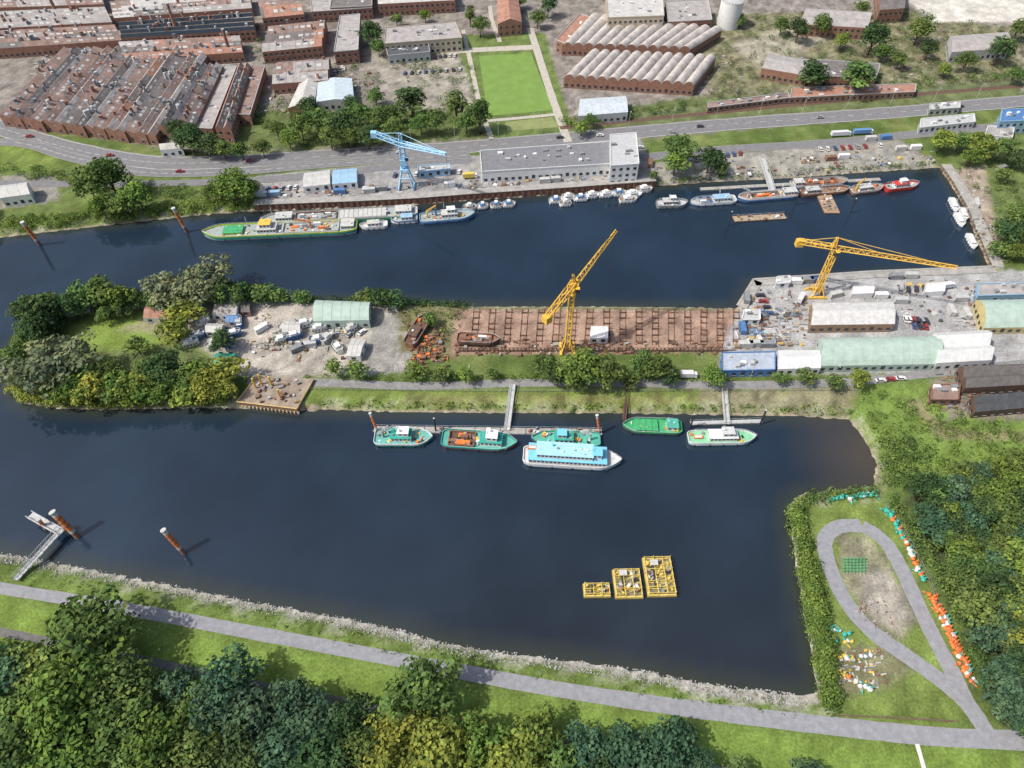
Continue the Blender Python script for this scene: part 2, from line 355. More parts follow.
# ---------------------------------------------------------------- buildings
def bld(name,q,H,roof='flat',h=2,wall=BRICK,rm=GREY,n=1,ax='u',win=True,clut=True,seg=None,skyl=False):
    c=[P(a,b_,H) for a,b_ in q]; mb=MB()
    for cc in c: cc.z=0
    def pt(s,t):
        if ax=='u': u,v=t,s
        else: u,v=s,t
        return c[0].lerp(c[1],u).lerp(c[3].lerp(c[2],u),v)
    for i in range(4):
        a,b_=c[i],c[(i+1)%4]
        mb.poly([(a.x,a.y,-.3),(b_.x,b_.y,-.3),(b_.x,b_.y,H),(a.x,a.y,H)],wall)
        if win:
            d=b_-a; L=d.length
            if L<3: continue
            d.normalize(); nn=Vector((d.y,-d.x,0))
            cen=(c[0]+c[1]+c[2]+c[3])/4
            if nn.dot(a-cen)<0: nn=-nn
            nf=max(1,int(H/3.6)); nw=int(L/3.6)
            for fl in range(nf):
                zb=1.1+fl*(H-.6)/nf
                for j in range(nw):
                    m_=a+d*((j+.5)*L/nw)+nn*.05
                    p=m_-d*.9;r=m_+d*.9
                    hh=1.6 if not(fl==0 and j%5==2) else 2.2
                    mb.poly([(p.x,p.y,zb),(r.x,r.y,zb),(r.x,r.y,zb+hh),(p.x,p.y,zb+hh)],GLASS)
                    o=nn*.12
                    mb.poly([(p.x+o.x,p.y+o.y,zb-.06),(r.x+o.x,r.y+o.y,zb-.06),(r.x,r.y,zb-.05),(p.x,p.y,zb-.05)],LGREY)
    if roof=='flat':
        mb.poly([(p.x,p.y,H-.02) for p in c],rm)
        for i in range(4):
            a,b_=c[i],c[(i+1)%4]; d=(b_-a);L=d.length; mid=(a+b_)/2
            mb.box(mid.x,mid.y,H-.01,L+.3,.35,.5,wall if wall is not BRICK else LGREY,math.atan2(d.y,d.x))
        if clut:
            Lx=(c[1]-c[0]).length; ang=math.atan2((c[1]-c[0]).y,(c[1]-c[0]).x)
            for i in range(int(2+Lx/5)):
                p=pt(U(.15,.85),U(.1,.9)); mb.box(p.x,p.y,H-.01,U(1,3),U(.8,2),U(.4,1.4),random.choice([LGREY,GREY,WHITE]),ang)
    else:
        prof=[]
        if roof=='gable':
            for i in range(n): prof+= [(i/n,0),((i+.5)/n,h)]
            prof.append((1,0))
        elif roof=='saw':
            for i in range(n): prof+= [(i/n,0),((i+.12)/n,h)]
            prof.append((1,0))
        elif roof=='arch':
            k=10
            for i in range(n):
                for j in range(k): prof.append(((i+j/k)/n,h*math.sin(math.pi*j/k)**.75))
            prof.append((1,0))
        T=seg or 6; vary=skyl
        rms=[rm]+([RB,RD,RG] if vary else [])
        for (s0,z0),(s1,z1) in zip(prof[:-1],prof[1:]):
            steep= roof=='saw' and z1>z0
            mk=random.choice(rms) if vary else rm
            for j in range(T):
                if vary and R()<.25: mk=random.choice(rms+[rm,rm])
                a=pt(s0,j/T);b_=pt(s0,(j+1)/T);cc=pt(s1,(j+1)/T);d=pt(s1,j/T)
                mb.poly([(a.x,a.y,H+z0),(b_.x,b_.y,H+z0),(cc.x,cc.y,H+z1),(d.x,d.y,H+z1)],GLASS if steep else mk)
            for t in (0,1):
                a=pt(s0,t);b_=pt(s1,t)
                mb.poly([(a.x,a.y,H-.01),(b_.x,b_.y,H-.01),(b_.x,b_.y,H+z1),(a.x,a.y,H+z0)],wall)
        NT=max(3,int((pt(0,0)-pt(0,1)).length/4))
        for i in range(1,NT):
            for (s0,z0),(s1,z1) in zip(prof[:-1],prof[1:]):
                if roof=='saw' and z1>z0: continue
                a=pt(s0,i/NT);b_=pt(s1,i/NT); mb.tube((a.x,a.y,H+z0+.02),(b_.x,b_.y,H+z1+.02),.09,rm)
        if skyl:
            for (s0,z0),(s1,z1) in zip(prof[:-1],prof[1:]):
                if z1>z0 and roof=='saw': continue
                for i in range(NT):
                    if R()<.6:
                        f0,f1=.35,.65
                        def q_(f,t):
                            p=pt(s0+(s1-s0)*f,t); return (p.x,p.y,H+z0+(z1-z0)*f+.1)
                        t0=(i+.15)/NT;t1=(i+.85)/NT
                        mb.poly([q_(f0,t0),q_(f0,t1),q_(f1,t1),q_(f1,t0)],random.choice([RG,LGREY,GREY,OFFW]))
            for i in range(int(NT*n*.35)):
                p=pt(U(.05,.95),U(.05,.95)); mb.box(p.x,p.y,H,U(.8,2),U(.8,2),h+U(.5,2.5),random.choice([LGREY,BRICK,GREY]),U(0,1))
    return mb.make(name)
RB=mat((.25,.175,.15),.85,.4,.2); RD=mat((.16,.145,.14),.85,.35,.2); RG=mat((.34,.32,.31),.85,.3,.2); RR=mat((.34,.185,.135),.85,.35,.25); RL=mat((.46,.45,.43),.8,.25,.2)
RX=[RB,RD,RG,RB,RR,RG]
for k in range(15):
    x0=0+10.4*k; y0=117+1.3*k; x1=64+10.0*k; y1=50-.3*k
    hh=[6,6.5,6,7][k%4]
    bld("factory_hall",[(x0,y0),(x0+10,y0+1),(x1+9.6,y1),(x1,y1)],hh,'gable' if k%3 else 'saw',2.2,BRICK,RX[k%6],n=1,ax='v',skyl=True,seg=10)
for k in range(5):
    x0=158+19*k; y0=128-14*max(0,k-3); x1=196+14*k; y1=66
    bld("factory_hall",[(x0,y0),(x0+16,y0+1),(x1+13,y1),(x1,y1)],[7,8,6,9,7][k],['gable','saw','flat','gable','flat'][k],2.5,BRICK,[RD,RB,RG,RR,RB][k],n=2,ax='v',skyl=True)
rows=[[(-120,38),(115,26),(122,40),(-110,56)],[(-80,16),(105,8),(112,22),(-70,32)],[(118,42),(240,36),(243,52),(126,60)],[(118,22),(252,12),(255,30),(122,38)],[(110,2),(250,-6),(252,8),(114,18)],[(-80,-8),(100,-14),(104,4),(-70,10)],[(258,2),(300,0),(304,14),(262,18)],[(310,-6),(370,-9),(372,8),(312,12)]]
for i,q in enumerate(rows):
    q=[q[3],q[2],q[1],q[0]]
    bld("factory_hall",q,[7,6,7,8,6,7,9,8][i],['gable','gable','gable','saw','gable','gable','gable','flat'][i],2.2,BRICK,[RB,RG,RR,RB,RL,RB,RR,RG][i],n=[4,4,3,4,3,4,1,1][i],ax='u',skyl=True,seg=14)
bld("brick_warehouse",[(272,84),(328,80),(330,58),(278,62)],7,'gable',2.5,BRICK,RB,n=2,skyl=True)
bld("brick_warehouse",[(262,52),(322,46),(326,20),(270,26)],8,'gable',2.5,BRICK,RR,n=3,skyl=True)
bld("warehouse",[(316,102),(354,100),(352,78),(318,80)],6,'gable',1.2,LGREY,mat((.45,.53,.58),.6,.2),ax='v')
bld("warehouse",[(288,108),(314,106),(318,80),(300,82)],6,'gable',2,BRICK,RL,ax='v')
bld("factory_building",[(334,52),(358,50),(360,14),(340,16)],9,'flat',2,BRICK,RG)
bld("factory_building",[(330,8),(372,6),(372,-14),(334,-12)],9,'flat',2,BRICK,RD)
bld("factory_building",[(384,44),(462,38),(455,22),(386,28)],9,'flat',2,BEIGE,RG)
bld("warehouse",[(388,56),(430,52),(428,42),(386,46)],6,'flat',2,LGREY,DSLATE)
bld("warehouse",[(378,4),(455,0),(450,-20),(378,-16)],9,'gable',2,BRICK,RL,n=2)
bld("brick_warehouse",[(498,24),(522,22),(518,-4),(497,-2)],9,'gable',3,BRICK,RR,ax='v')
for (a,b_,c_,d_) in (((562,46),(690,50),(722,30),(590,16)),((564,78),(694,86),(716,58),(590,52))):
    bld("brick_shed_hall",[a,b_,c_,d_],6.5,'arch',2.6,BRICK,mat((.44,.41,.38),.8,.4,.2),n=12,ax='v')
bld("brick_shed_hall",[(556,40),(566,44),(592,18),(580,14)],8,'flat',3,BRICK,RR)
bld("factory_building",[(608,18),(664,16),(662,-12),(606,-8)],14,'flat',2,BEIGE,RL)
bld("factory_building",[(668,22),(712,20),(708,0),(666,2)],10,'flat',2,BRICK,RG)
bld("brick_warehouse",[(762,68),(808,76),(814,60),(768,54)],7,'gable',2,BRICK,RG)
bld("brick_warehouse",[(812,76),(876,78),(880,64),(818,60)],7,'flat',2,BRICK,RD)
bld("brick_warehouse",[(790,98),(915,92),(916,84),(792,88)],4,'flat',1,BRICK,RR)
bld("warehouse",[(880,10),(905,8),(905,-15),(878,-12)],10,'gable',2,BRICK,RD)
bld("factory_building",[(800,24),(868,28),(872,12),(806,8)],8,'gable',2,BRICK,RG,n=2)
bld("warehouse",[(952,52),(1010,48),(1008,32),(950,36)],7,'gable',2,LGREY,RG)
bld("warehouse",[(578,116),(628,112),(626,96),(580,99)],6,'gable',1.5,LGREY,mat((.47,.52,.56),.6))
for q,h,w_,r_ in (([(708,108),(790,98),(788,93),(708,103)],3.5,BRICK,RB),([(920,128),(975,122),(974,114),(921,119)],4,WHITE,LGREY),([(985,135),(1012,138),(1014,128),(988,126)],4,WHITE,RG),([(1000,122),(1040,120),(1040,108),(1002,110)],8,LBLUE,BLUE),([(930,110),(960,108),(960,102),(930,104)],4,OFFW,LGREY)):
    bld("office_building",q,h,'flat',1,w_,r_)
mb=MB(); p=P(727,26); mb.tube(p,p+Vector((0,0,18)),8,WHITE,n=28); mb.tube(p+Vector((0,0,18)),p+Vector((0,0,20)),8.2,LGREY,.8,28)
for k in range(24):
    a=k/24*6.283; mb.tube(p+Vector((8*math.cos(a),8*math.sin(a),18)),p+Vector((8*math.cos(a),8*math.sin(a),19.4)),.1,GREY)
mb.make("storage_tank")
for px,py,h in ((180,40,24),(232,60,20),(60,20,22),(610,6,26)):
    mb=MB(); p=P(px,py); mb.tube(p,p+Vector((0,0,h)),1.5,BRICK,.9,12); mb.tube(p+Vector((0,0,h)),p+Vector((0,0,h+.6)),1.1,CONC,1.1,12); mb.make("factory_chimney")
bld("harbour_building",[(482,172),(612,164),(610,142),(480,151)],7,'flat',1,WHITE,mat((.18,.185,.2),.8,.2))
bld("harbour_office",[(611,166),(639,164),(636,133),(610,135)],12,'flat',1,WHITE,mat((.42,.43,.44),.8,.15))
bld("harbour_shed",[(303,187),(330,184),(330,170),(304,173)],4,'gable',1.2,WHITE,OFFW)
bld("harbour_shed",[(332,184),(357,182),(357,168),(333,170)],4,'gable',1.2,WHITE,LBLUE)
bld("harbour_shed",[(418,172),(450,169),(450,164),(418,166)],4,'flat',1,LBLUE,LGREY)
bld("house",[(0,198),(30,194),(28,182),(-3,186)],6,'gable',2.5,WHITE,OFFW)
bld("house",[(160,150),(182,148),(180,142),(160,144)],5,'gable',2,WHITE,RL)
bld("arched_hall",[(313,321),(369,320),(371,302),(316,300)],5,'arch',2.6,SAGE,SAGE,n=1,ax='u',seg=12)
for q,h,r_,w_ in (([(143,318),(166,318),(167,306),(147,304)],3.5,RR,OFFW),([(212,314),(236,315),(240,302),(218,301)],4,RG,WHITE),([(240,312),(250,312),(250,303),(241,303)],3,RD,BRICK),
    ([(346,356),(360,356),(366,340),(352,338)],3.5,OFFW,WHITE),([(282,332),(300,333),(301,322),(284,321)],3,RL,OFFW),([(205,332),(222,333),(224,324),(207,323)],3,OFFW,LGREY),([(590,338),(608,338),(608,326),(591,326)],3.5,WHITE,WHITE),([(225,322),(238,322),(240,314),(228,313)],3,BLUE,OFFW)):
    bld("workshop_shed",q,h,'gable',1.2,w_,r_)
bld("green_tent",[(213,363),(234,363),(236,353),(216,353)],2,'gable',1.2,TEAL,mat((.05,.3,.22),.6))
bld("arched_hall",[(820,366),(940,364),(937,336),(819,338)],4,'arch',4,SAGE,SAGE,ax='u',seg=16)
bld("warehouse",[(937,363),(992,360),(988,330),(934,333)],5,'gable',3,WHITE,mat((.58,.59,.58),.6,.15),n=2,ax='u')
bld("warehouse",[(778,369),(821,368),(820,350),(778,350)],4,'gable',1.5,WHITE,mat((.58,.59,.59),.6,.15))
bld("blue_shed",[(722,371),(775,370),(775,352),(722,353)],4,'flat',1,BLUE,mat((.35,.4,.47),.7,.25))
bld("workshop_building",[(811,325),(895,324),(893,302),(812,303)],5,'gable',1.8,mat((.3,.2,.13),.8,.2),mat((.5,.5,.49),.7,.25))
bld("arched_hall",[(984,328),(1090,326),(1086,298),(976,300)],4,'arch',4,mat((.5,.42,.2),.7),SAGE,ax='u',seg=12)
bld("workshop_building",[(978,296),(1080,293),(1078,282),(978,284)],5,'flat',1,LBLUE,RG)
bld("dark_timber_barn",[(975,412),(1070,404),(1066,388),(972,396)],4,'gable',2.5,DRUST,DSLATE,n=2)
bld("dark_timber_barn",[(965,388),(1075,382),(1072,362),(960,366)],5,'gable',2.5,DRUST,mat((.13,.12,.115),.8,.3),n=2)
bld("storage_shed",[(931,400),(958,400),(960,384),(932,385)],3.5,'flat',1,RUST,RB)
bld("market_tent",[(852,294),(874,293),(873,285),(853,286)],3,'gable',1.6,WHITE,WHITE,win=False)
bld("market_tent",[(925,292),(945,291),(944,282),(926,283)],3,'gable',1.4,WHITE,WHITE,win=False)
bld("site_office",[(776,284),(790,283),(790,276),(777,277)],3,'flat',1,WHITE,OFFW)
bld("site_office",[(742,320),(760,320),(760,310),(744,310)],3,'flat',1,WHITE,LGREY)
# ---------------------------------------------------------------- cars, containers
def proto(mb):
    o=mb.make("p",(0,0,0)); me=o.data; bpy.data.objects.remove(o); return me
def car_mesh(c):
    mb=MB(); m_=mat(c,.3,.05,spec=.6)
    mb.box(0,0,.35,4.4,1.8,.55,m_,taper=.97); mb.box(-.2,0,.9,2.5,1.6,.55,GLASS,taper=.8,top=m_)
    for sx in (-1.4,1.4):
        for sy in (-.85,.85): mb.tube((sx,sy-.1,.35),(sx,sy+.1,.35),.36,DARK,n=10)
    mb.box(2.17,0,.5,.1,1.4,.2,LGREY); mb.box(-2.17,0,.5,.1,1.4,.15,REDM)
    return proto(mb)
cars=[car_mesh(c) for c in ((.6,.6,.6),(.05,.05,.06),(.3,.31,.33),(.3,.04,.04),(.06,.1,.22),(.65,.65,.65))]
def carrow(a,b_,n,rot,jit=.1):
    for i in range(n):
        if R()<.12: continue
        t=i/max(1,n-1); p=P(a[0]+(b_[0]-a[0])*t,a[1]+(b_[1]-a[1])*t,.12); inst("parked_car",random.choice(cars),p,rot+U(-jit,jit))
carrow((905,320),(926,322),6,1.5); carrow((908,326),(925,327),4,1.5); carrow((880,381),(900,379),3,0); carrow((690,161),(740,154),9,1.4)
carrow((520,176),(600,171),10,1.6); carrow((395,176),(470,172),8,1.5); carrow((820,150),(880,146),9,1.5); carrow((900,291),(940,288),6,1.3); carrow((760,296),(772,320),5,0)
carrow((268,190),(296,188),5,1.5); carrow((400,60),(455,56),12,1.5); carrow((405,74),(460,70),9,1.5); carrow((350,335),(362,333),2,1); carrow((560,156),(640,148),3,.1)
for px,py in ((30,137),(110,156),(250,161),(400,153),(560,138),(700,127),(820,118),(960,107),(180,172),(600,136)):
    inst("car",random.choice(cars),P(px,py,.12),U(-.05,.1)+.05)
def van(px,py,c,L=7,rot=0):
    mb=MB(); m_=mat(c,.4,.08); mb.box(-.8,0,.9,L-1.8,2.3,2.3,m_); mb.box(L/2-.9,0,.6,1.7,2.2,1.9,WHITE,taper=.85); mb.box(L/2-.5,0,1.5,.9,2.0,.6,GLASS)
    for sx in (-L/2+1.5,L/2-1.2):
        for sy in (-1,1): mb.tube((sx,sy-.12,.5),(sx,sy+.12,.5),.5,DARK,n=10)
    mb.make("truck",P(px,py,.12),rot)
van(688,377,(.6,.6,.6),7,0); van(470,178,(.6,.45,.1),8,.1); van(840,136,(.6,.6,.62),12,.1); van(862,134,(.12,.25,.45),12,.1); van(800,300,(.55,.55,.55),7,1); van(945,288,(.6,.6,.6),8,.2)
def container(px,py,m_,rot=0,L=6.1,z=.05):
    mb=MB(); mb.box(0,0,.15,L,2.4,2.4,m_)
    for i in range(int(L/.5)):
        x=-L/2+.25+i*.5
        for s in (-1,1): mb.box(x,s*1.22,.25,.2,.06,2.2,m_)
    for sx in (-1,1):
        for sy in (-1,1): mb.box(sx*(L/2-.05),sy*1.18,0,.2,.2,2.65,GREY)
    mb.make("shipping_container",P(px,py,z),rot)
CC=[BLUE,WHITE,GREY,RUST,GREY,LGREY,OFFW,LBLUE,LGREY]
for a in [(726,362,0),(735,361,0),(745,346,0),(755,345,.1),(766,346,0),(742,330,1.5),(746,300,1.4),(795,283,0),(806,282,0),(815,281,.1),(895,278,0),(910,277,0),(835,296,.3),(880,297,0),(900,302,0),(370,192,.1),(382,190,.1),(450,186,.1),(545,182,.1),(555,181,.1),(262,196,.1),(275,195,.1),(340,193,0),(700,168,.1),(712,166,.1),(830,160,.1),(843,158,.1),(900,150,.1),(915,149,.1),(298,350,.6),(310,346,.2),(262,330,.8),(960,300,0),(950,312,1.5),(965,315,1.5),(650,165,1.4),(870,140,.1),(885,139,.1),(1000,170,.4),(975,205,1.2)]:
    container(a[0],a[1],random.choice(CC),a[2])
def clutter(name,pix,n,mats,smax=2.2,hmax=1.2,tubes=.3):
    poly=np.array([[a,b_] for a,b_ in pix],float); x0,y0=poly.min(0);x1,y1=poly.max(0); mb=MB(); k=0;tries=0
    cents=[(U(x0,x1),U(y0,y1)) for _ in range(max(4,n//14))]
    while k<n and tries<n*20:
        tries+=1
        if R()<.6: cx_,cy_=random.choice(cents); x,y=random.gauss(cx_,5),random.gauss(cy_,3)
        else: x,y=U(x0,x1),U(y0,y1)
        if sd1(x,y,poly)>0: continue
        p=P(x,y,0); k+=1; m_=random.choice(mats)
        if R()<tubes:
            a=random.choice([0,1.57])+U(-.3,.3);l=U(1,smax*1.6); d=Vector((math.cos(a)*l,math.sin(a)*l,U(0,.3))); mb.tube(p+Vector((0,0,.3)),p+d+Vector((0,0,.3)),U(.1,.3),m_,n=6)
        else:
            s=U(.3,1)**1.5*smax; mb.box(p.x,p.y,.03,max(.4,s),max(.4,s*U(.5,1)),U(.2,hmax),m_,random.choice([0,.1,1.57])+U(-.2,.2),taper=U(.8,1))
    return mb.make(name)
MX=[RUST,DRUST,GREY,LGREY,WOOD,GREY,CONC,CONC,DSLATE,OFFW,RUST,WOOD,WHITE,mat((.16,.24,.36),.7,.3),mat((.5,.36,.12),.7,.3)]
MI=[RUST,WOOD,GREY,LGREY,DRUST,OFFW,CONC]
clutter("yard_equipment",[(740,290),(1000,276),(970,298),(812,300),(806,345),(742,345)],240,MX,2.6)
clutter("yard_equipment",[(742,310),(805,305),(805,347),(725,349)],150,MX,2.6)
clutter("yard_equipment",[(900,300),(975,298),(975,328),(900,330)],35,MX)
clutter("quay_equipment",[(262,192),(640,172),(645,183),(560,190),(262,207)],260,MX,2.6)
clutter("quay_equipment",[(650,168),(930,145),(935,164),(700,180)],170,MX,2.5)
clutter("scrap_metal_pile",[(408,325),(440,320),(450,368),(412,368)],190,[RUST,RUST,DRUST,RUST,GREY,WOOD,ORG],2.2,1.8)
clutter("scrap_metal_pile",[(453,338),(720,344),(720,356),(453,356)],280,[RUST,DRUST,RUST,DRUST,CONC],2.4,1.2)
clutter("boatyard_equipment",[(200,308),(365,325),(340,365),(290,370),(225,345)],150,MX,1.8)
clutter("rubble_pile",[(842,590),(875,590),(905,625),(895,640),(862,622)],60,[CONC,CONC,WOOD,RUST,GREY],1.0,.5)
clutter("mooring_gear",[(833,650),(878,650),(895,668),(878,690),(838,690)],110,[LGREY,YEL,LGREY,RUST,WOOD,OFFW,GREY],1.1,.7)
clutter("factory_yard_equipment",[(255,70),(370,60),(380,100),(255,120)],160,MI,3)
clutter("factory_yard_equipment",[(600,60),(1000,20),(1000,75),(720,100)],240,[CONC,WOOD,RUST,GREY],2.6,1)
clutter("factory_yard_equipment",[(20,40),(250,10),(255,130),(30,130)],220,MI,4,4)
clutter("dock_equipment",[(950,175),(978,172),(1000,255),(990,262)],90,[WOOD,RUST,LGREY,GREY,WOOD,OFFW],1.8)
clutter("barn_yard_equipment",[(935,372),(975,372),(975,415),(940,412)],60,[WOOD,RUST,GREY],2)
# slipway
mb=MB()
for k in range(17):
    x=474+k*16.2
    a=P(x,309,.1); b_=P(x-3 if k<8 else x,345,.1)
    for o_ in (0,2.6): mb.tube(a+Vector((o_,0,0)),b_+Vector((o_,0,0)),.16,DRUST)
    for t in (.1,.26,.42,.58,.74,.9):
        c=a.lerp(b_,t+U(-.02,.02)); 
        if R()<.15: continue
        mb.box(c.x+1.3,c.y,.1,3.2,.5,.5,DRUST if R()<.5 else RUST)
        for o_ in (0,2.6):
            if R()<.8: mb.tube(c+Vector((o_,0,.5)),c+Vector((o_,0,U(1.6,3))),.2,RUST if R()<.5 else DRUST)
mb.tube(P(458,350,.2),P(736,350,.2),.3,DRUST)
a=P(456,309,WZ);b_=P(740,310,WZ)
mb.poly([(a.x,a.y,-2.6),(b_.x,b_.y,-2.6),(b_.x,b_.y-4,.06),(a.x,a.y-4,.06)],SLIPC)
mb.make("slipway_cradle_rails")
mb=MB(); n=70
for i in range(n):
    a=P(456+i*270/n,352,0); mb.tube(a,a+Vector((0,0,2.6)),.16,DRUST)
    b_=P(456+(i+1)*270/n,352,0); mb.tube(a+Vector((0,0,2.6)),b_+Vector((0,0,2.6)),.18,DRUST); mb.tube(a,b_+Vector((0,0,2.6)),.1,RUST)
mb.make("slipway_winch_gantry")
# ---------------------------------------------------------------- cranes
mb=MB(); B=P(567,350); topz=35
mb.lattice((B.x,B.y,1),(B.x,B.y,topz-2),2.0,YEL,16,r=.28)
for sx in (-1,1):
    for sy in (-1,1):
        mb.tube((B.x+sx*2.6,B.y+sy*2.6,.3),(B.x+sx*.9,B.y+sy*.9,7),.3,YEL)
    mb.box(B.x+sx*2.8,B.y,.05,1,7.5,1.1,YEL)
tip=P(616,230,50); rear=P(547,318,28)
rd=(tip-rear); mid=rear+rd*.40
mb.lattice(mid,tip,2.3,YEL,18,.9,r=.26,tri=True); mb.lattice(mid,rear,2.4,YEL,7,2.0,r=.28)
mb.box(mid.x,mid.y,mid.z-4,3.2,3.2,4.2,YEL); mb.box(mid.x+1.2,mid.y-2.2,mid.z-3,1.6,1.8,2.2,GLASS,top=YEL)
mb.lattice(mid,mid+Vector((-1,-1,5)),1.2,YEL,4,.6,r=.2)
mb.tube(mid+Vector((-1,-1,5)),tip,.1,DARK); mb.tube(mid+Vector((-1,-1,5)),rear,.1,DARK)
mb.box(rear.x,rear.y,rear.z-2,3,3,3.2,YEL,.7)
mb.tube(tip,Vector((tip.x,tip.y,30)),.06,DARK); mb.box(tip.x,tip.y,29.2,.6,.6,.9,DARK)
mb.tube(mid+Vector((0,0,-4)),(B.x,B.y,topz-4),1.2,YEL,1.2,8)
mb.make("slipway_crane")
mb=MB(); zt=26; e1=P(798,241,27); e2=P(957,267,27); cen=e1.lerp(e2,.23); B=Vector((cen.x+.8,cen.y-1,0))
mb.lattice((B.x,B.y,1),(B.x,B.y,zt),2.2,YEL,12,r=.28)
for sx in (-1,1):
    mb.box(B.x,B.y+sx*3,.05,8,1,1,YEL)
    for sy in (-1,1): mb.tube((B.x+sx*3,B.y+sy*3,1),(B.x+sx*.9,B.y+sy*.9,6),.3,YEL)
mb.lattice(cen,e2,2.0,YEL,26,1.2,r=.24,tri=True); mb.lattice(cen,e1,1.8,YEL,7,r=.24)
apex=cen+Vector((0,0,5)); mb.lattice(cen,apex,1.6,YEL,4,.6,r=.22)
mb.tube(apex,cen.lerp(e2,.75)+Vector((0,0,1)),.14,YEL); mb.tube(apex,cen.lerp(e2,.35)+Vector((0,0,1)),.14,YEL); mb.tube(apex,e1,.14,YEL)
mb.box(e1.x+1,e1.y,24.4,3.2,2.4,3.2,YEL); mb.box(cen.x+1.8,cen.y-1.8,23.5,1.8,1.8,2.3,GLASS,top=YEL)
t=cen.lerp(e2,.55); mb.box(t.x,t.y,25.4,1.6,1.4,.6,DARK); mb.tube(t,(t.x,t.y,16),.06,DARK); mb.box(t.x,t.y,15,.7,.7,1,DARK)
mb.make("tower_crane")
mb=MB(); CR=mat((.3,.54,.74),.5,.1); B=P(407,187)
for sx in (-1,1):
    for sy in (-1,1): mb.tube((B.x+sx*4,B.y+sy*3.5,.3),(B.x+sx*1.6,B.y+sy*1.6,11),.45,CR)
    mb.tube((B.x+sx*4,B.y-3.5,1),(B.x+sx*4,B.y+3.5,1),.5,CR); mb.tube((B.x-3,B.y+sx*2.5,7),(B.x+3,B.y+sx*2.5,7),.35,CR)
mb.box(B.x,B.y,11,4.5,4.5,.8,CR); mb.lattice((B.x,B.y,11.8),(B.x,B.y,25),2.4,CR,8,r=.3); mb.box(B.x,B.y,14,3.4,3.6,3.2,CR); mb.box(B.x+2,B.y-1,17,1.8,1.8,2,GLASS,top=CR)
jc=Vector((B.x,B.y,26)); j0=jc+Vector((-14,3,4)); j1=P(446,154,30)
mb.lattice(jc,j1,2.2,CR,12,1.0,r=.28); mb.lattice(jc,j0,2.2,CR,6,2,r=.28); ap=jc+Vector((0,0,6)); mb.lattice(jc,ap,1.4,CR,3,r=.2)
mb.tube(ap,j1,.14,CR); mb.tube(ap,j0,.14,CR); mb.box(j0.x,j0.y,j0.z-2,3,2.6,3,CR); mb.tube(j1,(j1.x,j1.y,10),.07,DARK)
mb.make("harbour_crane")
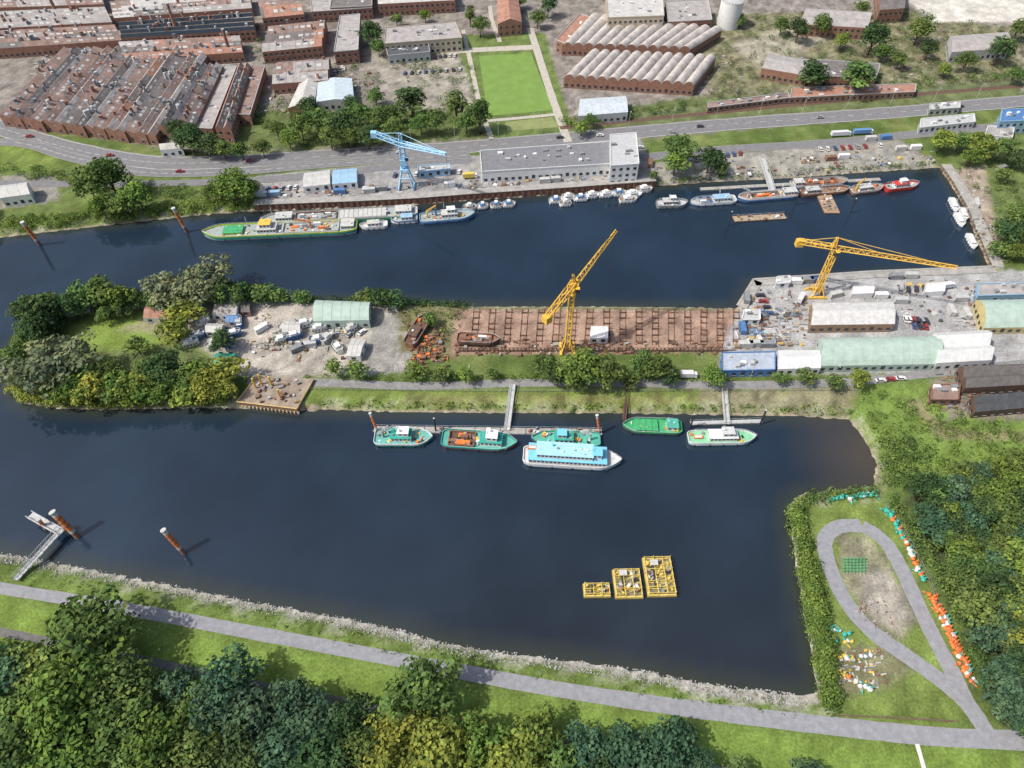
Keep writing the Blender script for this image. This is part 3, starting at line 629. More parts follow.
# ---------------------------------------------------------------- ships
def ship(name,st,bw,Bm,fb,hull,deck,structs,extras=(),bul=None,stripe=None,clut=0,cm=None,rail=True):
    a=P(*st,WZ);c=P(*bw,WZ); L=(c-a).length; rot=math.atan2(c.y-a.y,c.x-a.x); mid=(a+c)/2
    mb=MB(); bul=bul or hull
    bl=min(.3,Bm*1.1/L)
    sts=[(-.5,.62),(-.48,.8),(-.44,.93),(-.38,1),(.5-bl,1)]
    for t in (.25,.45,.62,.77,.89,.96,1.0): sts.append((.5-bl+bl*t,max(.03,(1-t**2.3))))
    def sheer(x): return fb+max(0,(x-.2))**1.5*fb*1.8+max(0,(-.3-x))*fb*.8
    def ring(k,dz,zabs=None):
        rr=[]
        for x,w in sts: rr.append((x*L*(1 if k==1 else .985),w*Bm/2*k,zabs if zabs is not None else sheer(x)+dz))
        return rr
    bot=ring(.86,0,-.8); mid_=ring(.99,0,fb*.45); dk=ring(1,0); bu=ring(1.0,.7); bi=ring(.95,.7); di=ring(.95,.02)
    def side(r0,r1,m_):
        for sg in (1,-1):
            for i in range(len(sts)-1):
                q=[(r0[i][0],sg*r0[i][1],r0[i][2]),(r0[i+1][0],sg*r0[i+1][1],r0[i+1][2]),(r1[i+1][0],sg*r1[i+1][1],r1[i+1][2]),(r1[i][0],sg*r1[i][1],r1[i][2])]
                mb.poly(q,m_)
        q=[(r0[0][0],-r0[0][1],r0[0][2]),(r0[0][0],r0[0][1],r0[0][2]),(r1[0][0],r1[0][1],r1[0][2]),(r1[0][0],-r1[0][1],r1[0][2])]; mb.poly(q,m_)
    side(bot,mid_,stripe or hull); side(mid_,dk,hull); side(dk,bu,bul); side(bu,bi,bul); side(bi,di,bul)
    for i in range(len(sts)-1):
        p,q=di[i],di[i+1]; mb.poly([(p[0],-p[1],p[2]),(q[0],-q[1],q[2]),(q[0],q[1],q[2]),(p[0],p[1],p[2])],deck)
    for sx0,sx1,wf,z0,h,wm,rm_ in structs:
        cx=(sx0+sx1)/2*L; lx=(sx1-sx0)*L; w=Bm*wf; zb=fb+z0
        mb.box(cx,0,zb-.1,lx,w,h+.1,wm); mb.box(cx,0,zb+h,lx+.5,w+.4,.16,rm_)
        if h>1.6:
            nwn=max(1,int(lx/1.5))
            for i in range(nwn):
                x=cx-lx/2+(i+.5)*lx/nwn
                for sg in (-1,1): mb.box(x,sg*(w/2+.01),zb+h*.45,min(1.0,lx/nwn*.7),.06,h*.33,GLASS)
            for sg in (-1,1):
                for i in range(max(1,int(w/1.4))):
                    n_=max(1,int(w/1.4)); mb.box(cx+sg*(lx/2+.01),-w/2+(i+.5)*w/n_,zb+h*.45,.06,.9,h*.35,GLASS)
        if lx>4:
            for i in range(int(lx/3)): mb.box(cx+U(-.42,.42)*lx,U(-.35,.35)*w,zb+h+.16,U(.4,1.1),U(.4,.9),U(.2,.6),random.choice([WHITE,LGREY,GREY]),0)
    for e in extras:
        if e[0]=='mast': mb.tube((e[1]*L,0,fb),(e[1]*L,0,fb+e[2]),.12,WHITE,.06,6); mb.tube((e[1]*L,-1,fb+e[2]*.8),(e[1]*L,1,fb+e[2]*.8),.08,WHITE)
        if e[0]=='hatch':
            _,x0,x1,m_,n_=e
            mb.box((x0+x1)/2*L,0,fb,(x1-x0)*L,Bm*.78,.8,m_)
            for i in range(n_):
                lx=(x1-x0)*L/n_; mb.box(x0*L+(i+.5)*lx,0,fb+.8,lx-.3,Bm*.8,.22,m_)
        if e[0]=='hold':
            _,x0,x1,m_=e
            for sg in (-1,1): mb.box((x0+x1)/2*L,sg*Bm*.38,fb,(x1-x0)*L,.3,1.1,m_)
            for x in (x0,x1): mb.box(x*L,0,fb,.3,Bm*.76,1.1,m_)
            mb.box((x0+x1)/2*L,0,fb,(x1-x0)*L-.4,Bm*.74,.12,DRUST)
            for i in range(9): mb.box(U(x0+.03,x1-.03)*L,U(-.25,.25)*Bm,fb+.1,U(1,4),U(.8,2),U(.4,1.6),random.choice([ORG,WHITE,RUST,GREY]))
        if e[0]=='funnel': mb.tube((e[1]*L,e[3]*Bm,fb),(e[1]*L,e[3]*Bm,fb+e[2]),.5,e[4],.4,10)
        if e[0]=='crane':
            x=e[1]*L; mb.tube((x,0,fb),(x,0,fb+4),.45,e[2],n=8); mb.lattice((x,0,fb+4),(x+e[3],1,fb+6.5),.8,e[2],5,.4,r=.12)
        if e[0]=='boat':
            x=e[1]*L; y=e[2]*Bm; mb.box(x,y,fb+e[3],3.2,1.3,.6,ORG,taper=1.15); mb.box(x,y,fb+e[3]+.6,2.6,.9,.1,WHITE)
    if rail:
        for sg in (-1,1):
            for i in range(3,len(sts)-1):
                p,q=bu[i],bu[i+1]; mb.tube((p[0],sg*p[1],p[2]+.5),(q[0],sg*q[1],q[2]+.5),.05,WHITE)
                mb.tube((p[0],sg*p[1],p[2]),(p[0],sg*p[1],p[2]+.5),.05,WHITE)
    for i in range(clut):
        mb.box(U(-.45,.36)*L,U(-.36,.36)*Bm,fb,U(.4,1.6),U(.4,1.4),U(.3,1.0),random.choice(cm or [WHITE,ORG,YEL,GREY,DARK,LGREY]),U(0,1.5))
    for x in (-.42,-.2,0,.2,.35):
        for sg in (-1,1): mb.tube((x*L,sg*(Bm/2+.12),fb*.3),(x*L,sg*(Bm/2+.12),fb*.3+.8),.22,DARK,n=8)
    return mb.make(name,mid,rot)
DK=mat((.3,.34,.33),.8,.25,.6); DW=mat((.5,.51,.5),.7,.2); DB=mat((.26,.17,.12),.85,.3,.5)
ship("passenger_ferry",(523,457),(621,463),9,1.6,WHITE,DW,[(-.44,.34,.84,0,2.6,WHITE,CYAN),(-.36,.2,.66,2.8,2.3,WHITE,mat((.33,.58,.7),.5,.15)),(.2,.29,.42,2.8,2.4,WHITE,CYAN)],[('mast',.18,9),('boat',-.41,.15,2.9),('funnel',-.2,6.3,.15,CYAN),('funnel',-.1,5.8,-.12,WHITE)],stripe=CYAN,clut=6,cm=[WHITE,CYAN,ORG])
ship("work_boat",(375,439),(433,439),8,1.2,TEAL,mat((.13,.38,.34),.6),[(-.2,.14,.6,0,2.4,WHITE,TEAL),(-.08,.1,.42,2.5,2.1,WHITE,WHITE)],[('mast',-.1,8),('crane',-.34,GREY,5)],bul=WHITE,clut=24)
ship("work_boat",(442,440),(517,445),8.5,1.3,DSLATE,mat((.1,.36,.3),.6),[(.02,.3,.6,0,2.5,WHITE,TEAL),(.1,.24,.45,2.6,2.2,WHITE,WHITE)],[('mast',.06,9),('hold',-.4,-.06,RUST)],bul=TEAL,stripe=REDM,clut=18)
ship("work_boat",(600,442),(531,440),7,1.2,DSLATE,mat((.09,.38,.3),.6),[(-.1,.16,.62,0,2.4,WHITE,TEAL),(0,.12,.42,2.5,2,WHITE,CYAN)],[('mast',-.05,7),('crane',-.35,WHITE,4)],bul=TEAL,clut=18)
ship("work_barge",(681,429),(622,427),7,1.1,DSLATE,GRN,[(-.42,-.24,.6,0,2.4,WHITE,mat((.08,.36,.28),.6))],[('hatch',-.1,.3,GRN,4),('mast',-.25,6)],bul=GRN,clut=18,cm=[ORG,WHITE,YEL,GREY])
ship("survey_boat",(687,440),(755,439),6.5,1.4,WHITE,mat((.22,.5,.3),.6),[(-.2,.2,.66,0,2.3,WHITE,WHITE),(-.02,.14,.5,2.4,2,WHITE,DW)],[('mast',-.02,8),('boat',-.35,0,.2)],bul=WHITE,stripe=TEAL,clut=8)
ship("cargo_ship",(358,229),(204,236),10.5,2.0,TEAL,DK,[(.02,.14,.62,0,2.5,WHITE,OFFW),(.05,.12,.45,2.6,2.2,WHITE,YEL),(.24,.36,.6,0,1.4,GREENY,GRN),(-.48,-.4,.6,0,2.4,WHITE,OFFW)],[('hold',-.38,-.02,OFFW),('mast',.2,9),('mast',-.4,7),('crane',-.2,ORG,7)],bul=GREENY,clut=50,stripe=OFFW)
ship("cargo_barge",(418,214),(262,223),8.5,1.8,GRN,DK,[(.3,.4,.6,0,2.4,WHITE,OFFW),(-.46,-.36,.6,0,2.4,WHITE,OFFW)],[('hatch',-.3,0,OFFW,10),('hold',.02,.28,RUST),('mast',.42,8)],bul=OFFW,clut=34)
ship("work_boat",(388,226),(360,228),5,1.1,WHITE,DW,[(-.2,.2,.6,0,2.2,WHITE,OFFW)],[('mast',0,5)],clut=5)
ship("work_boat",(418,220),(391,222),5.5,1.2,WHITE,DK,[(-.3,.1,.6,0,2.2,WHITE,LBLUE)],[('mast',0,6)],bul=BLUE,clut=5)
ship("tug_boat",(420,221),(475,216),8,1.5,BLUE,DK,[(-.1,.18,.55,0,2.5,WHITE,OFFW),(0,.14,.4,2.6,2.2,WHITE,WHITE)],[('mast',-.05,9),('funnel',-.2,4.5,.2,BLUE),('crane',-.36,YEL,5)],bul=LBLUE,clut=22)
ship("motor_boat",(395,212),(415,210),4,1,WHITE,DW,[(-.2,.2,.6,0,1.8,WHITE,WHITE)])
for i,(px,py,l,r) in enumerate([(483,208,11,0),(496,207,12,1),(509,206,13,0),(556,202,14,0),(568,199,13,0),(580,200,15,1),(592,197,14,0),(606,196,15,0),(618,195,16,1),(632,196,20,0),(644,191,16,0),(470,209,14,0),(628,201,18,0),(565,205,12,1)]):
    s=(px-l/2,py+.5);e=(px+l/2,py-.5)
    if r: s,e=e,s
    ship("motor_yacht",s,e,3.2+.05*l,.9,WHITE,random.choice([DW,WOOD,WHITE]),[(-.25,.18,.66,0,1.7,WHITE,random.choice([WHITE,OFFW,BLUE])),(-.12,.08,.45,1.8,.8,WHITE,WHITE)],[('mast',-.1,3.5)],rail=True,stripe=random.choice([BLUE,WHITE,WHITE]))
ship("patrol_boat",(656,206),(687,205),6,1.3,GREY,LGREY,[(-.3,.15,.6,0,2.3,OFFW,LGREY),(-.1,.08,.4,2.4,1.8,WHITE,WHITE)],[('mast',-.12,6)],clut=5)
ship("work_boat",(735,201),(690,204),6.5,1.3,WHITE,DK,[(-.35,0,.6,0,2.3,WHITE,LBLUE)],[('mast',-.1,7),('hold',.05,.3,BLUE)],stripe=BLUE,clut=10)
ship("cargo_barge",(797,195),(737,200),7,1.4,BLUE,DB,[(-.45,-.25,.6,0,2.4,WHITE,OFFW)],[('hold',-.2,.3,OFFW),('mast',-.2,7),('crane',.34,WHITE,4)],bul=WHITE,clut=20)
ship("cargo_barge",(790,187),(846,183),7,1.4,LBLUE,DB,[(-.45,-.3,.6,0,2.4,WHITE,OFFW)],[('hold',-.2,.3,RUST),('mast',-.2,7)],bul=LGREY,clut=20,cm=[WHITE,RUST,GREY,WOOD])
ship("work_boat",(800,195),(848,191),6,1.3,DRUST,DB,[(-.4,-.15,.6,0,2.4,OFFW,LGREY)],[('mast',-.1,6)],bul=RUST,clut=20,cm=[WHITE,RUST,GREY,WOOD])
ship("work_boat",(850,193),(882,189),6,1.3,RUST,DB,[(-.3,.1,.6,0,2.3,WHITE,OFFW)],[('mast',0,6),('crane',-.35,YEL,4)],bul=OFFW,clut=10)
ship("fire_boat",(884,190),(917,186),6,1.4,REDM,DK,[(-.25,.15,.6,0,2.2,WHITE,REDM),(-.1,.08,.4,2.3,1.6,WHITE,WHITE)],[('mast',-.05,6)],bul=REDM,clut=6)
for s,e in (((950,200),(956,213)),((955,215),(962,228)),((967,236),(974,250)),((960,210),(965,222))):
    ship("sailing_yacht",s,e,3.6,1,WHITE,DW,[(-.15,.2,.55,0,1.0,WHITE,WHITE)],[('mast',.05,10)],stripe=BLUE)
for px,py,l,a in [(200,338,12,.3),(215,346,14,.5),(192,345,13,.2),(240,325,12,.9),(288,330,14,.1),(305,326,15,.2),(320,330,13,.1),(295,338,14,.2),(328,340,13,.5),(338,350,12,1.1),(318,342,12,.1),(352,330,12,.3),(235,336,12,.2),(205,325,12,.4),(230,345,11,.7),(282,342,12,.2)]:
    o=ship("stored_boat",(px-l*.6,py),(px+l*.6,py),3.2,1.2,random.choice([WHITE,BLUE,WHITE,OFFW]),random.choice([DW,WHITE,OFFW]),[(-.2,.15,.6,0,1.3,WHITE,random.choice([WHITE,WHITE,OFFW]))])
    q=P(px,py,0); o.location=(q.x,q.y,.9); o.rotation_euler[2]=a*2
ship("hull_under_repair",(410,352),(428,322),6,1.6,RUST,DRUST,[(-.3,0,.6,0,2,RUST,DRUST)],clut=12,cm=[RUST,ORG,GREY]).location.z=1.0
ship("hull_under_repair",(458,345),(500,347),6,1.4,DRUST,RUST,[],[('hold',-.3,.3,RUST)],clut=10,cm=[RUST,DRUST]).location.z=1.0
def pontoon(name,a,b_,w,m_,top,h=.7,rails=True,clut=0):
    A=P(*a,WZ);B=P(*b_,WZ); d=B-A; L=d.length; mb=MB(); n=max(1,int(L/10)); 
    for i in range(n):
        l=L/n; mb.box(-L/2+(i+.5)*l,0,-.6,l-.25,w,.6+h,m_,top=top)
    if rails:
        for sg in (-1,1):
            mb.tube((-L/2,sg*w/2*.95,h+1),(L/2,sg*w/2*.95,h+1),.05,LGREY)
            for i in range(int(L/3)): mb.tube((-L/2+i*3,sg*w/2*.95,h),(-L/2+i*3,sg*w/2*.95,h+1),.05,LGREY)
    for i in range(clut): mb.box(U(-.48,.48)*L,U(-.4,.4)*w,h,U(.4,1.8),U(.4,1.5),U(.3,1.2),random.choice([RUST,GREY,WOOD,WHITE]),U(0,1))
    return mb.make(name,(A+B)/2,math.atan2(d.y,d.x))
pontoon("floating_jetty",(374,430),(602,433),3,GREY,CONC,clut=30)
pontoon("floating_jetty",(690,424),(762,422),1.8,GREY,LGREY)
pontoon("work_pontoon",(733,220),(785,217),4.5,DRUST,mat((.34,.27,.18),.8,.3),clut=14)
pontoon("work_pontoon",(820,188),(832,214),8,RUST,mat((.34,.24,.16),.85,.3),clut=26,rails=False)
pontoon("floating_jetty",(700,190),(880,180),2.5,GREY,CONC,rails=False)
def gangway(name,a,za,b_,zb,w=1.8,m_=LGREY,hr=1.2):
    A=P(a[0],a[1],za);B=P(b_[0],b_[1],zb); mb=MB(); d=(B-A).normalized(); nn=Vector((-d.y,d.x,0)).normalized()*w/2; up=Vector((0,0,hr)); n=max(2,int((B-A).length/2.2))
    mb.poly([A-nn,B-nn,B+nn,A+nn],m_)
    for s in (-1,1):
        mb.tube(A+nn*s,B+nn*s,.14,m_); mb.tube(A+nn*s+up,B+nn*s+up,.14,m_)
        for i in range(n+1):
            p=A.lerp(B,i/n)+nn*s; mb.tube(p,p+up,.08,m_)
            if i<n: mb.tube(p,A.lerp(B,(i+1)/n)+nn*s+up,.07,m_)
    return mb.make(name)
gangway("access_gangway",(513,384),1.2,(507,430),-.8,2.2); gangway("access_gangway",(724,390),.6,(727,424),-.8,1.8); gangway("access_gangway",(629,372),.6,(624,421),-.8,1.2,DRUST)
gangway("access_gangway",(762,158),1.5,(772,190),-.6,3.2,LGREY)
gangway("mooring_gangway",(15,580),1.2,(66,524),1.2,2.0,LGREY,1.6); gangway("mooring_gangway",(30,515),1.6,(62,533),1.6,2.4,LGREY,1.2)
def pile(a,tip,zt,m1=ORG,m2=OFFW,r=.6):
    p=P(*a,WZ); mb=MB(); q=P(*tip,zt); dd=(q-p); mb.tube(p-dd*.3,p.lerp(q,.2),r,RUST,n=10); mb.tube(p.lerp(q,.2),p.lerp(q,.3),r*1.03,m2,n=10); mb.tube(p.lerp(q,.3),p.lerp(q,.85),r*1.02,m1,n=10); mb.tube(p.lerp(q,.85),q,r*1.06,m2,r,10)
    mb.tube(q-dd*.02,q+dd*.002,r*1.3,m2,n=10)
    for t in (.45,.6,.75): mb.tube(p.lerp(q,t),p.lerp(q,t+.03),r*1.15,RUST,n=10)
    mb.make("mooring_pile")
pile((78,537),(52,512),11,r=.95); pile((47,530),(38,519),6,r=.6); pile((184,553),(163,530),11,r=.8); pile((187,232),(173,208),13,r=.8); pile((40,245),(22,222),13,r=.8); pile((378,433),(370,413),9,r=.5); pile((600,434),(597,415),9,r=.5)
for a in ((728,226),(850,213),(795,205),(690,428),(760,424),(436,432)): 
    p=P(*a,WZ); mb=MB(); mb.tube(p-Vector((0,0,2)),p+Vector((0,0,9)),.35,DARK,n=8); mb.tube(p+Vector((0,0,9)),p+Vector((0,0,9.4)),.45,LGREY,.1,8); mb.make("mooring_pile")
def ybarge(x0,x1,y0,y1,seed):
    A=P(x0,y1,WZ);B=P(x1,y1,WZ);C=P(x1,y0,WZ); w=(B-A).length; l=(C-B).length; mb=MB(); Y2=mat((.6,.46,.12),.6,.3)
    mb.box(0,0,-.5,w,l,1.4,Y2,top=mat((.2,.18,.11),.8,.4))
    for s in (-1,1):
        mb.box(s*(w/2-.25),0,.9,.3,l,.3,Y2); mb.box(0,s*(l/2-.25),.9,w-.7,.3,.3,Y2)
    rr=random.Random(seed); ny=max(2,int(l/2.2))
    for i in range(ny+1):
        y=-l/2+.5+i*(l-1)/ny; mb.box(0,y,.92,w-.8,.3,.25,Y2)
        for s in (-1,-.3,.4,1):
            mb.tube((s*(w/2-.4),y,1),(s*(w/2-.4),y,2.6+rr.random()),.12,Y2)
        if rr.random()<.7: mb.tube((-(w/2-.4),y,2.7),((w/2-.4),y,2.7),.14,Y2)
        if i<ny: mb.tube((-(w/2-.4),y,1.2),((w/2-.4),y+(l-1)/ny,2.6),.09,Y2)
    for s in (-1,-.3,.4,1): 
        mb.tube((s*(w/2-.4),-l/2+.5,2.6),(s*(w/2-.4),l/2-.5,2.6),.11,Y2); mb.tube((s*(w/2-.4),-l/2+.5,1.9),(s*(w/2-.4),l/2-.5,1.9),.08,Y2)
    for i in range(int(w*l/3.5)): mb.box(rr.uniform(-.42,.42)*w,rr.uniform(-.44,.44)*l,.9,rr.uniform(.4,1.7),rr.uniform(.4,1.5),rr.uniform(.3,1.6),rr.choice([Y2,DARK,GREY,Y2,RUST,LGREY,Y2,WHITE]),rr.uniform(0,1))
    mb.tube((-w*.2,-l*.3,1.2),(-w*.2,l*.3,2.6),.3,DARK,n=8); mb.tube((w*.2,l*.1,1.4),(w*.2+1.6,l*.1,1.4),.6,DARK,n=10)
    if l>7: mb.box(-w*.15,l*.3,.9,2.6,2,2.3,Y2,top=OFFW); mb.box(-w*.15,l*.3-1.02,2,2,.06,.8,GLASS)
    mb.make("yellow_work_pontoon",(A+C)/2,.02)
ybarge(583,610,585,598,1); ybarge(613,641,571,599,2); ybarge(644,673,559,597,3)
# buoys
def buoy(c,c2):
    mb=MB(); m1=mat(c,.5,.1); m2=mat(c2,.5,.1)
    mb.tube((0,0,0),(0,0,.3),.3,m1,.75,10); mb.tube((0,0,.3),(0,0,.9),.75,m1,.75,10); mb.tube((0,0,.9),(0,0,1.2),.75,m1,.2,10)
    for i in range(4):
        a=i*1.57; mb.tube((.4*math.cos(a),.4*math.sin(a),1.0),(.1*math.cos(a),.1*math.sin(a),2.7),.06,m1)
    mb.tube((0,0,2.1),(0,0,3.1),.35,m2,.05,8)
    return proto(mb)
bo=buoy((.66,.18,.05),(.66,.18,.05)); bt=buoy((.05,.4,.33),(.05,.4,.33)); bwt=buoy((.6,.6,.6),(.05,.35,.26)); by=buoy((.6,.45,.1),(.6,.45,.1))
def brow(a,b_,n,ms):
    for i in range(n):
        t=i/(n-1); p=P(a[0]+(b_[0]-a[0])*t+U(-1,1),a[1]+(b_[1]-a[1])*t+U(-.5,.5),.25); o=inst("navigation_buoy",random.choice(ms),p,U(0,6),U(.75,1.15))
        if R()<.35: o.rotation_euler[0]=1.5; o.location.z=.6
brow((888,511),(904,541),14,[bt,bt,bo]); brow((904,541),(922,580),18,[bo,bo,bo,bt,bwt]); brow((930,596),(968,680),30,[bo,bo,bo,bwt]); brow((934,597),(971,678),24,[bo,bo,bwt]); brow((834,499),(876,495),16,[bt,bwt,bt])
brow((826,628),(848,634),7,[bt,bwt]); brow((828,640),(852,642),6,[bt,by,bwt]); brow((840,660),(872,655),6,[bwt,by]); brow((838,672),(870,690),7,[bwt,bo,by])
mb=MB()
for i in range(7):
    for j in range(5):
        p=P(842+i*3.4,560+j*3,0); mb.tube(p,p+Vector((0,0,1.6)),.09,GRN)
        q=P(842+i*3.4+3.4,560+j*3,0); mb.tube(p+Vector((0,0,1.6)),q+Vector((0,0,1.6)),.12,GRN); r_=P(842+i*3.4,563+j*3,0); mb.tube(p+Vector((0,0,1.6)),r_+Vector((0,0,1.6)),.12,GRN)
mb.make("green_steel_rack")
def fence(name,pix,h,m_,step=2.5,solid=False):
    pts=[P(*p) for p in pix]; mb=MB()
    for a,b_ in zip(pts[:-1],pts[1:]):
        n=max(1,int((b_-a).length/step))
        for i in range(n): 
            p=a.lerp(b_,i/n);q=a.lerp(b_,(i+1)/n); mb.tube(p,p+Vector((0,0,h)),.08,m_)
            for hh in (.35,.95): mb.tube(p+Vector((0,0,h*hh)),q+Vector((0,0,h*hh)),.05,m_)
            if solid: mb.poly([p,q,q+Vector((0,0,h*.9)),p+Vector((0,0,h*.9))],m_)
    mb.make(name)
fence("timber_fence",[(838,716),(900,719),(955,722)],1.8,WOOD,solid=True); fence("wire_fence",[(878,497),(905,535),(928,580),(972,690)],2,GREY); fence("wire_fence",[(310,390),(500,392),(860,391)],1.8,GREY)
fence("wire_fence",[(570,124),(700,111),(1024,84)],2,GREY)
mb=MB(); mb.tube((0,0,0),(0,0,9),.12,LGREY,.08,8); mb.tube((0,0,9),(1.8,0,9.4),.08,LGREY); mb.box(2,0,9.3,.9,.35,.18,LGREY)
lampm=proto(mb)
for i in range(24):
    t=i/23; x=20+t*1000; y=np.interp(x,[0,60,130,200,330,480,650,760,900,1024],[128,146,160,163,156,146,131,122,112,101])-8
    inst("street_lamp",lampm,P(x,y),-1.5)
for x in (330,400,470,650,750,830): inst("street_lamp",lampm,P(x,378),-1.5)
# ---------------------------------------------------------------- vegetation
lm=bpy.data.materials.new("foliage_mat"); lm.use_nodes=True; nt=lm.node_tree; nt.nodes.clear()
out=nt.nodes.new("ShaderNodeOutputMaterial"); df=nt.nodes.new("ShaderNodeBsdfDiffuse"); tr=nt.nodes.new("ShaderNodeBsdfTranslucent"); mx=nt.nodes.new("ShaderNodeMixShader"); mx.inputs[0].default_value=.22
oi=nt.nodes.new("ShaderNodeObjectInfo"); at=nt.nodes.new("ShaderNodeAttribute"); at.attribute_name="Col"
vm=nt.nodes.new("ShaderNodeVectorMath"); vm.operation='MULTIPLY'; nt.links.new(oi.outputs["Color"],vm.inputs[0]); nt.links.new(at.outputs["Color"],vm.inputs[1])
nt.links.new(vm.outputs[0],df.inputs[0]); nt.links.new(vm.outputs[0],tr.inputs[0]); nt.links.new(df.outputs[0],mx.inputs[1]); nt.links.new(tr.outputs[0],mx.inputs[2]); nt.links.new(mx.outputs[0],out.inputs[0])
BARK=mat((.12,.09,.065),.9,.3,2)
def leafquads(cent,nrm,size,rs):
    n=len(cent); t=rs.normal(size=(n,3)); t-= (t*nrm).sum(1,keepdims=True)*nrm; t/=np.linalg.norm(t,axis=1,keepdims=True)+1e-9; b_=np.cross(nrm,t)
    s=size[:,None]; k=rs.uniform(.5,.9,(n,1))
    return np.stack([cent-t*s,cent-b_*s*k,cent+t*s,cent+b_*s*k],1).reshape(-1,3)
def foliage_mesh(name,clumps,per_area,leaf,seed,trunk=None):
    rs=np.random.RandomState(seed); V=[];C=[]
    for (c,r,br) in clumps:
        r=np.array(r); n=max(4,int(per_area*(r[0]*r[1]+r[1]*r[2]+r[0]*r[2])*4/3))
        d=rs.normal(size=(n,3)); d/=np.linalg.norm(d,axis=1,keepdims=True); d[:,2]=np.where((d[:,2]<-.2)&(rs.rand(n)<.8),-d[:,2],d[:,2])
        rad=rs.uniform(.5,1.12,(n,1))**.6
        pos=np.array(c)+d*r*rad
        nr=d/r; nr/=np.linalg.norm(nr,axis=1,keepdims=True); nr=nr+rs.normal(size=(n,3))*.36; nr/=np.linalg.norm(nr,axis=1,keepdims=True)
        V.append(leafquads(pos,nr,leaf*rs.uniform(.6,1.3,n),rs))
        br_=br*rs.uniform(.72,1.28,(n,1)); hue=rs.uniform(-.08,.08,(n,1))+ (br-1)*.3
        cc=np.concatenate([br_*(1+hue),br_,br_*(1-hue)],1); C.append(np.repeat(cc,4,0))
    V=np.concatenate(V);C=np.concatenate(C); nq=len(V)//4
    vt=[];ft=[]
    if trunk:
        tb=MB()
        for p,q,r1,r2 in trunk: tb.tube(p,q,r1,BARK,r2,7)
        vt=tb.v; ft=tb.f
    me=bpy.data.meshes.new(name); nv=len(V)
    co=np.concatenate([V,np.array(vt).reshape(-1,3)]) if vt else V
    li=list(range(nv)); ls=list(range(0,nv,4)); 
    for f_ in ft: ls.append(len(li)); li+= [i+nv for i in f_]
    me.vertices.add(len(co)); me.vertices.foreach_set("co",co.ravel().astype(np.float32))
    me.loops.add(len(li)); me.loops.foreach_set("vertex_index",np.array(li,np.int32)); me.polygons.add(len(ls)); me.polygons.foreach_set("loop_start",np.array(ls,np.int32))
    me.materials.append(lm); me.materials.append(BARK)
    mi=np.zeros(len(ls),np.int32); mi[nq:]=1; me.polygons.foreach_set("material_index",mi); me.update(calc_edges=True)
    a=me.color_attributes.new("Col",'FLOAT_COLOR','POINT'); cc=np.ones((len(co),4),np.float32); cc[:len(C),:3]=C; a.data.foreach_set("color",cc.ravel()); me.update(); return me
def tree_mesh(kind,seed,dens=3.3,leaf=.48):
    rs=np.random.RandomState(seed); cl=[];tr=[]
    if kind=='poplar': H,Rr,zc,rz,K,cr=18,2.8,10,8,26,1.6
    elif kind=='willow': H,Rr,zc,rz,K,cr=12,6.8,6.8,4.4,40,1.9
    elif kind=='small': H,Rr,zc,rz,K,cr=8,3.6,4.8,3.2,20,1.4
    else: H,Rr,zc,rz,K,cr=14,6.0,8.2,5.4,40,1.85
    lean=rs.uniform(-.6,.6,2); top=np.array([lean[0],lean[1],H*.6])
    tr.append(((0,0,-.3),(lean[0]*.4,lean[1]*.4,H*.3),H*.026,H*.02)); tr.append(((lean[0]*.4,lean[1]*.4,H*.3),tuple(top),H*.02,H*.008))
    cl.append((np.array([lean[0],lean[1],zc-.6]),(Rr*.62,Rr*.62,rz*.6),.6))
    g_=math.pi*(3-5**.5)
    for i in range(K):
        zf=1-1.45*(i+.5)/K; an=i*g_+rs.uniform(-.4,.4); q=math.sqrt(max(0,1-zf*zf)); d=np.array([math.cos(an)*q,math.sin(an)*q,zf]); rad=rs.uniform(.58,1.04)
        lob=1+.2*math.sin(2*an+seed)+.14*math.sin(3*an+seed*2)
        c=np.array([d[0]*Rr*rad*.88*lob+lean[0],d[1]*Rr*rad*.88*lob+lean[1],zc+d[2]*rz*rad*.92])
        if kind=='poplar':
            k=(c[2]-2)/16; c[:2]*= (1-.6*abs(k-.4))
        r=cr*rs.uniform(.55,1.3); rr=(r*rs.uniform(.9,1.2),r*rs.uniform(.9,1.2),r*rs.uniform(.65,.9)*(1.5 if kind in('poplar',) else 1))
        cl.append((c,rr,rs.uniform(.68,1.32)))
        if i%3==0:
            s=np.array([lean[0]*.5,lean[1]*.5,H*rs.uniform(.22,.5)]); tr.append((tuple(s),tuple(c),H*.01,H*.003))
    return foliage_mesh(kind+"_tree_mesh",cl,dens,leaf,seed+50,tr)
TM={k:[tree_mesh(k,s+i*7) for i in range(n)] for k,s,n in (('broad',11,6),('poplar',80,2),('willow',120,2),('small',160,3))}
HH={'broad':14,'poplar':18,'willow':12,'small':8}
COL={'g':(.125,.19,.058),'d':(.07,.12,.048),'y':(.23,.275,.06),'w':(.2,.23,.13),'b':(.155,.23,.055),'t':(.078,.14,.08)}
TS=1.1
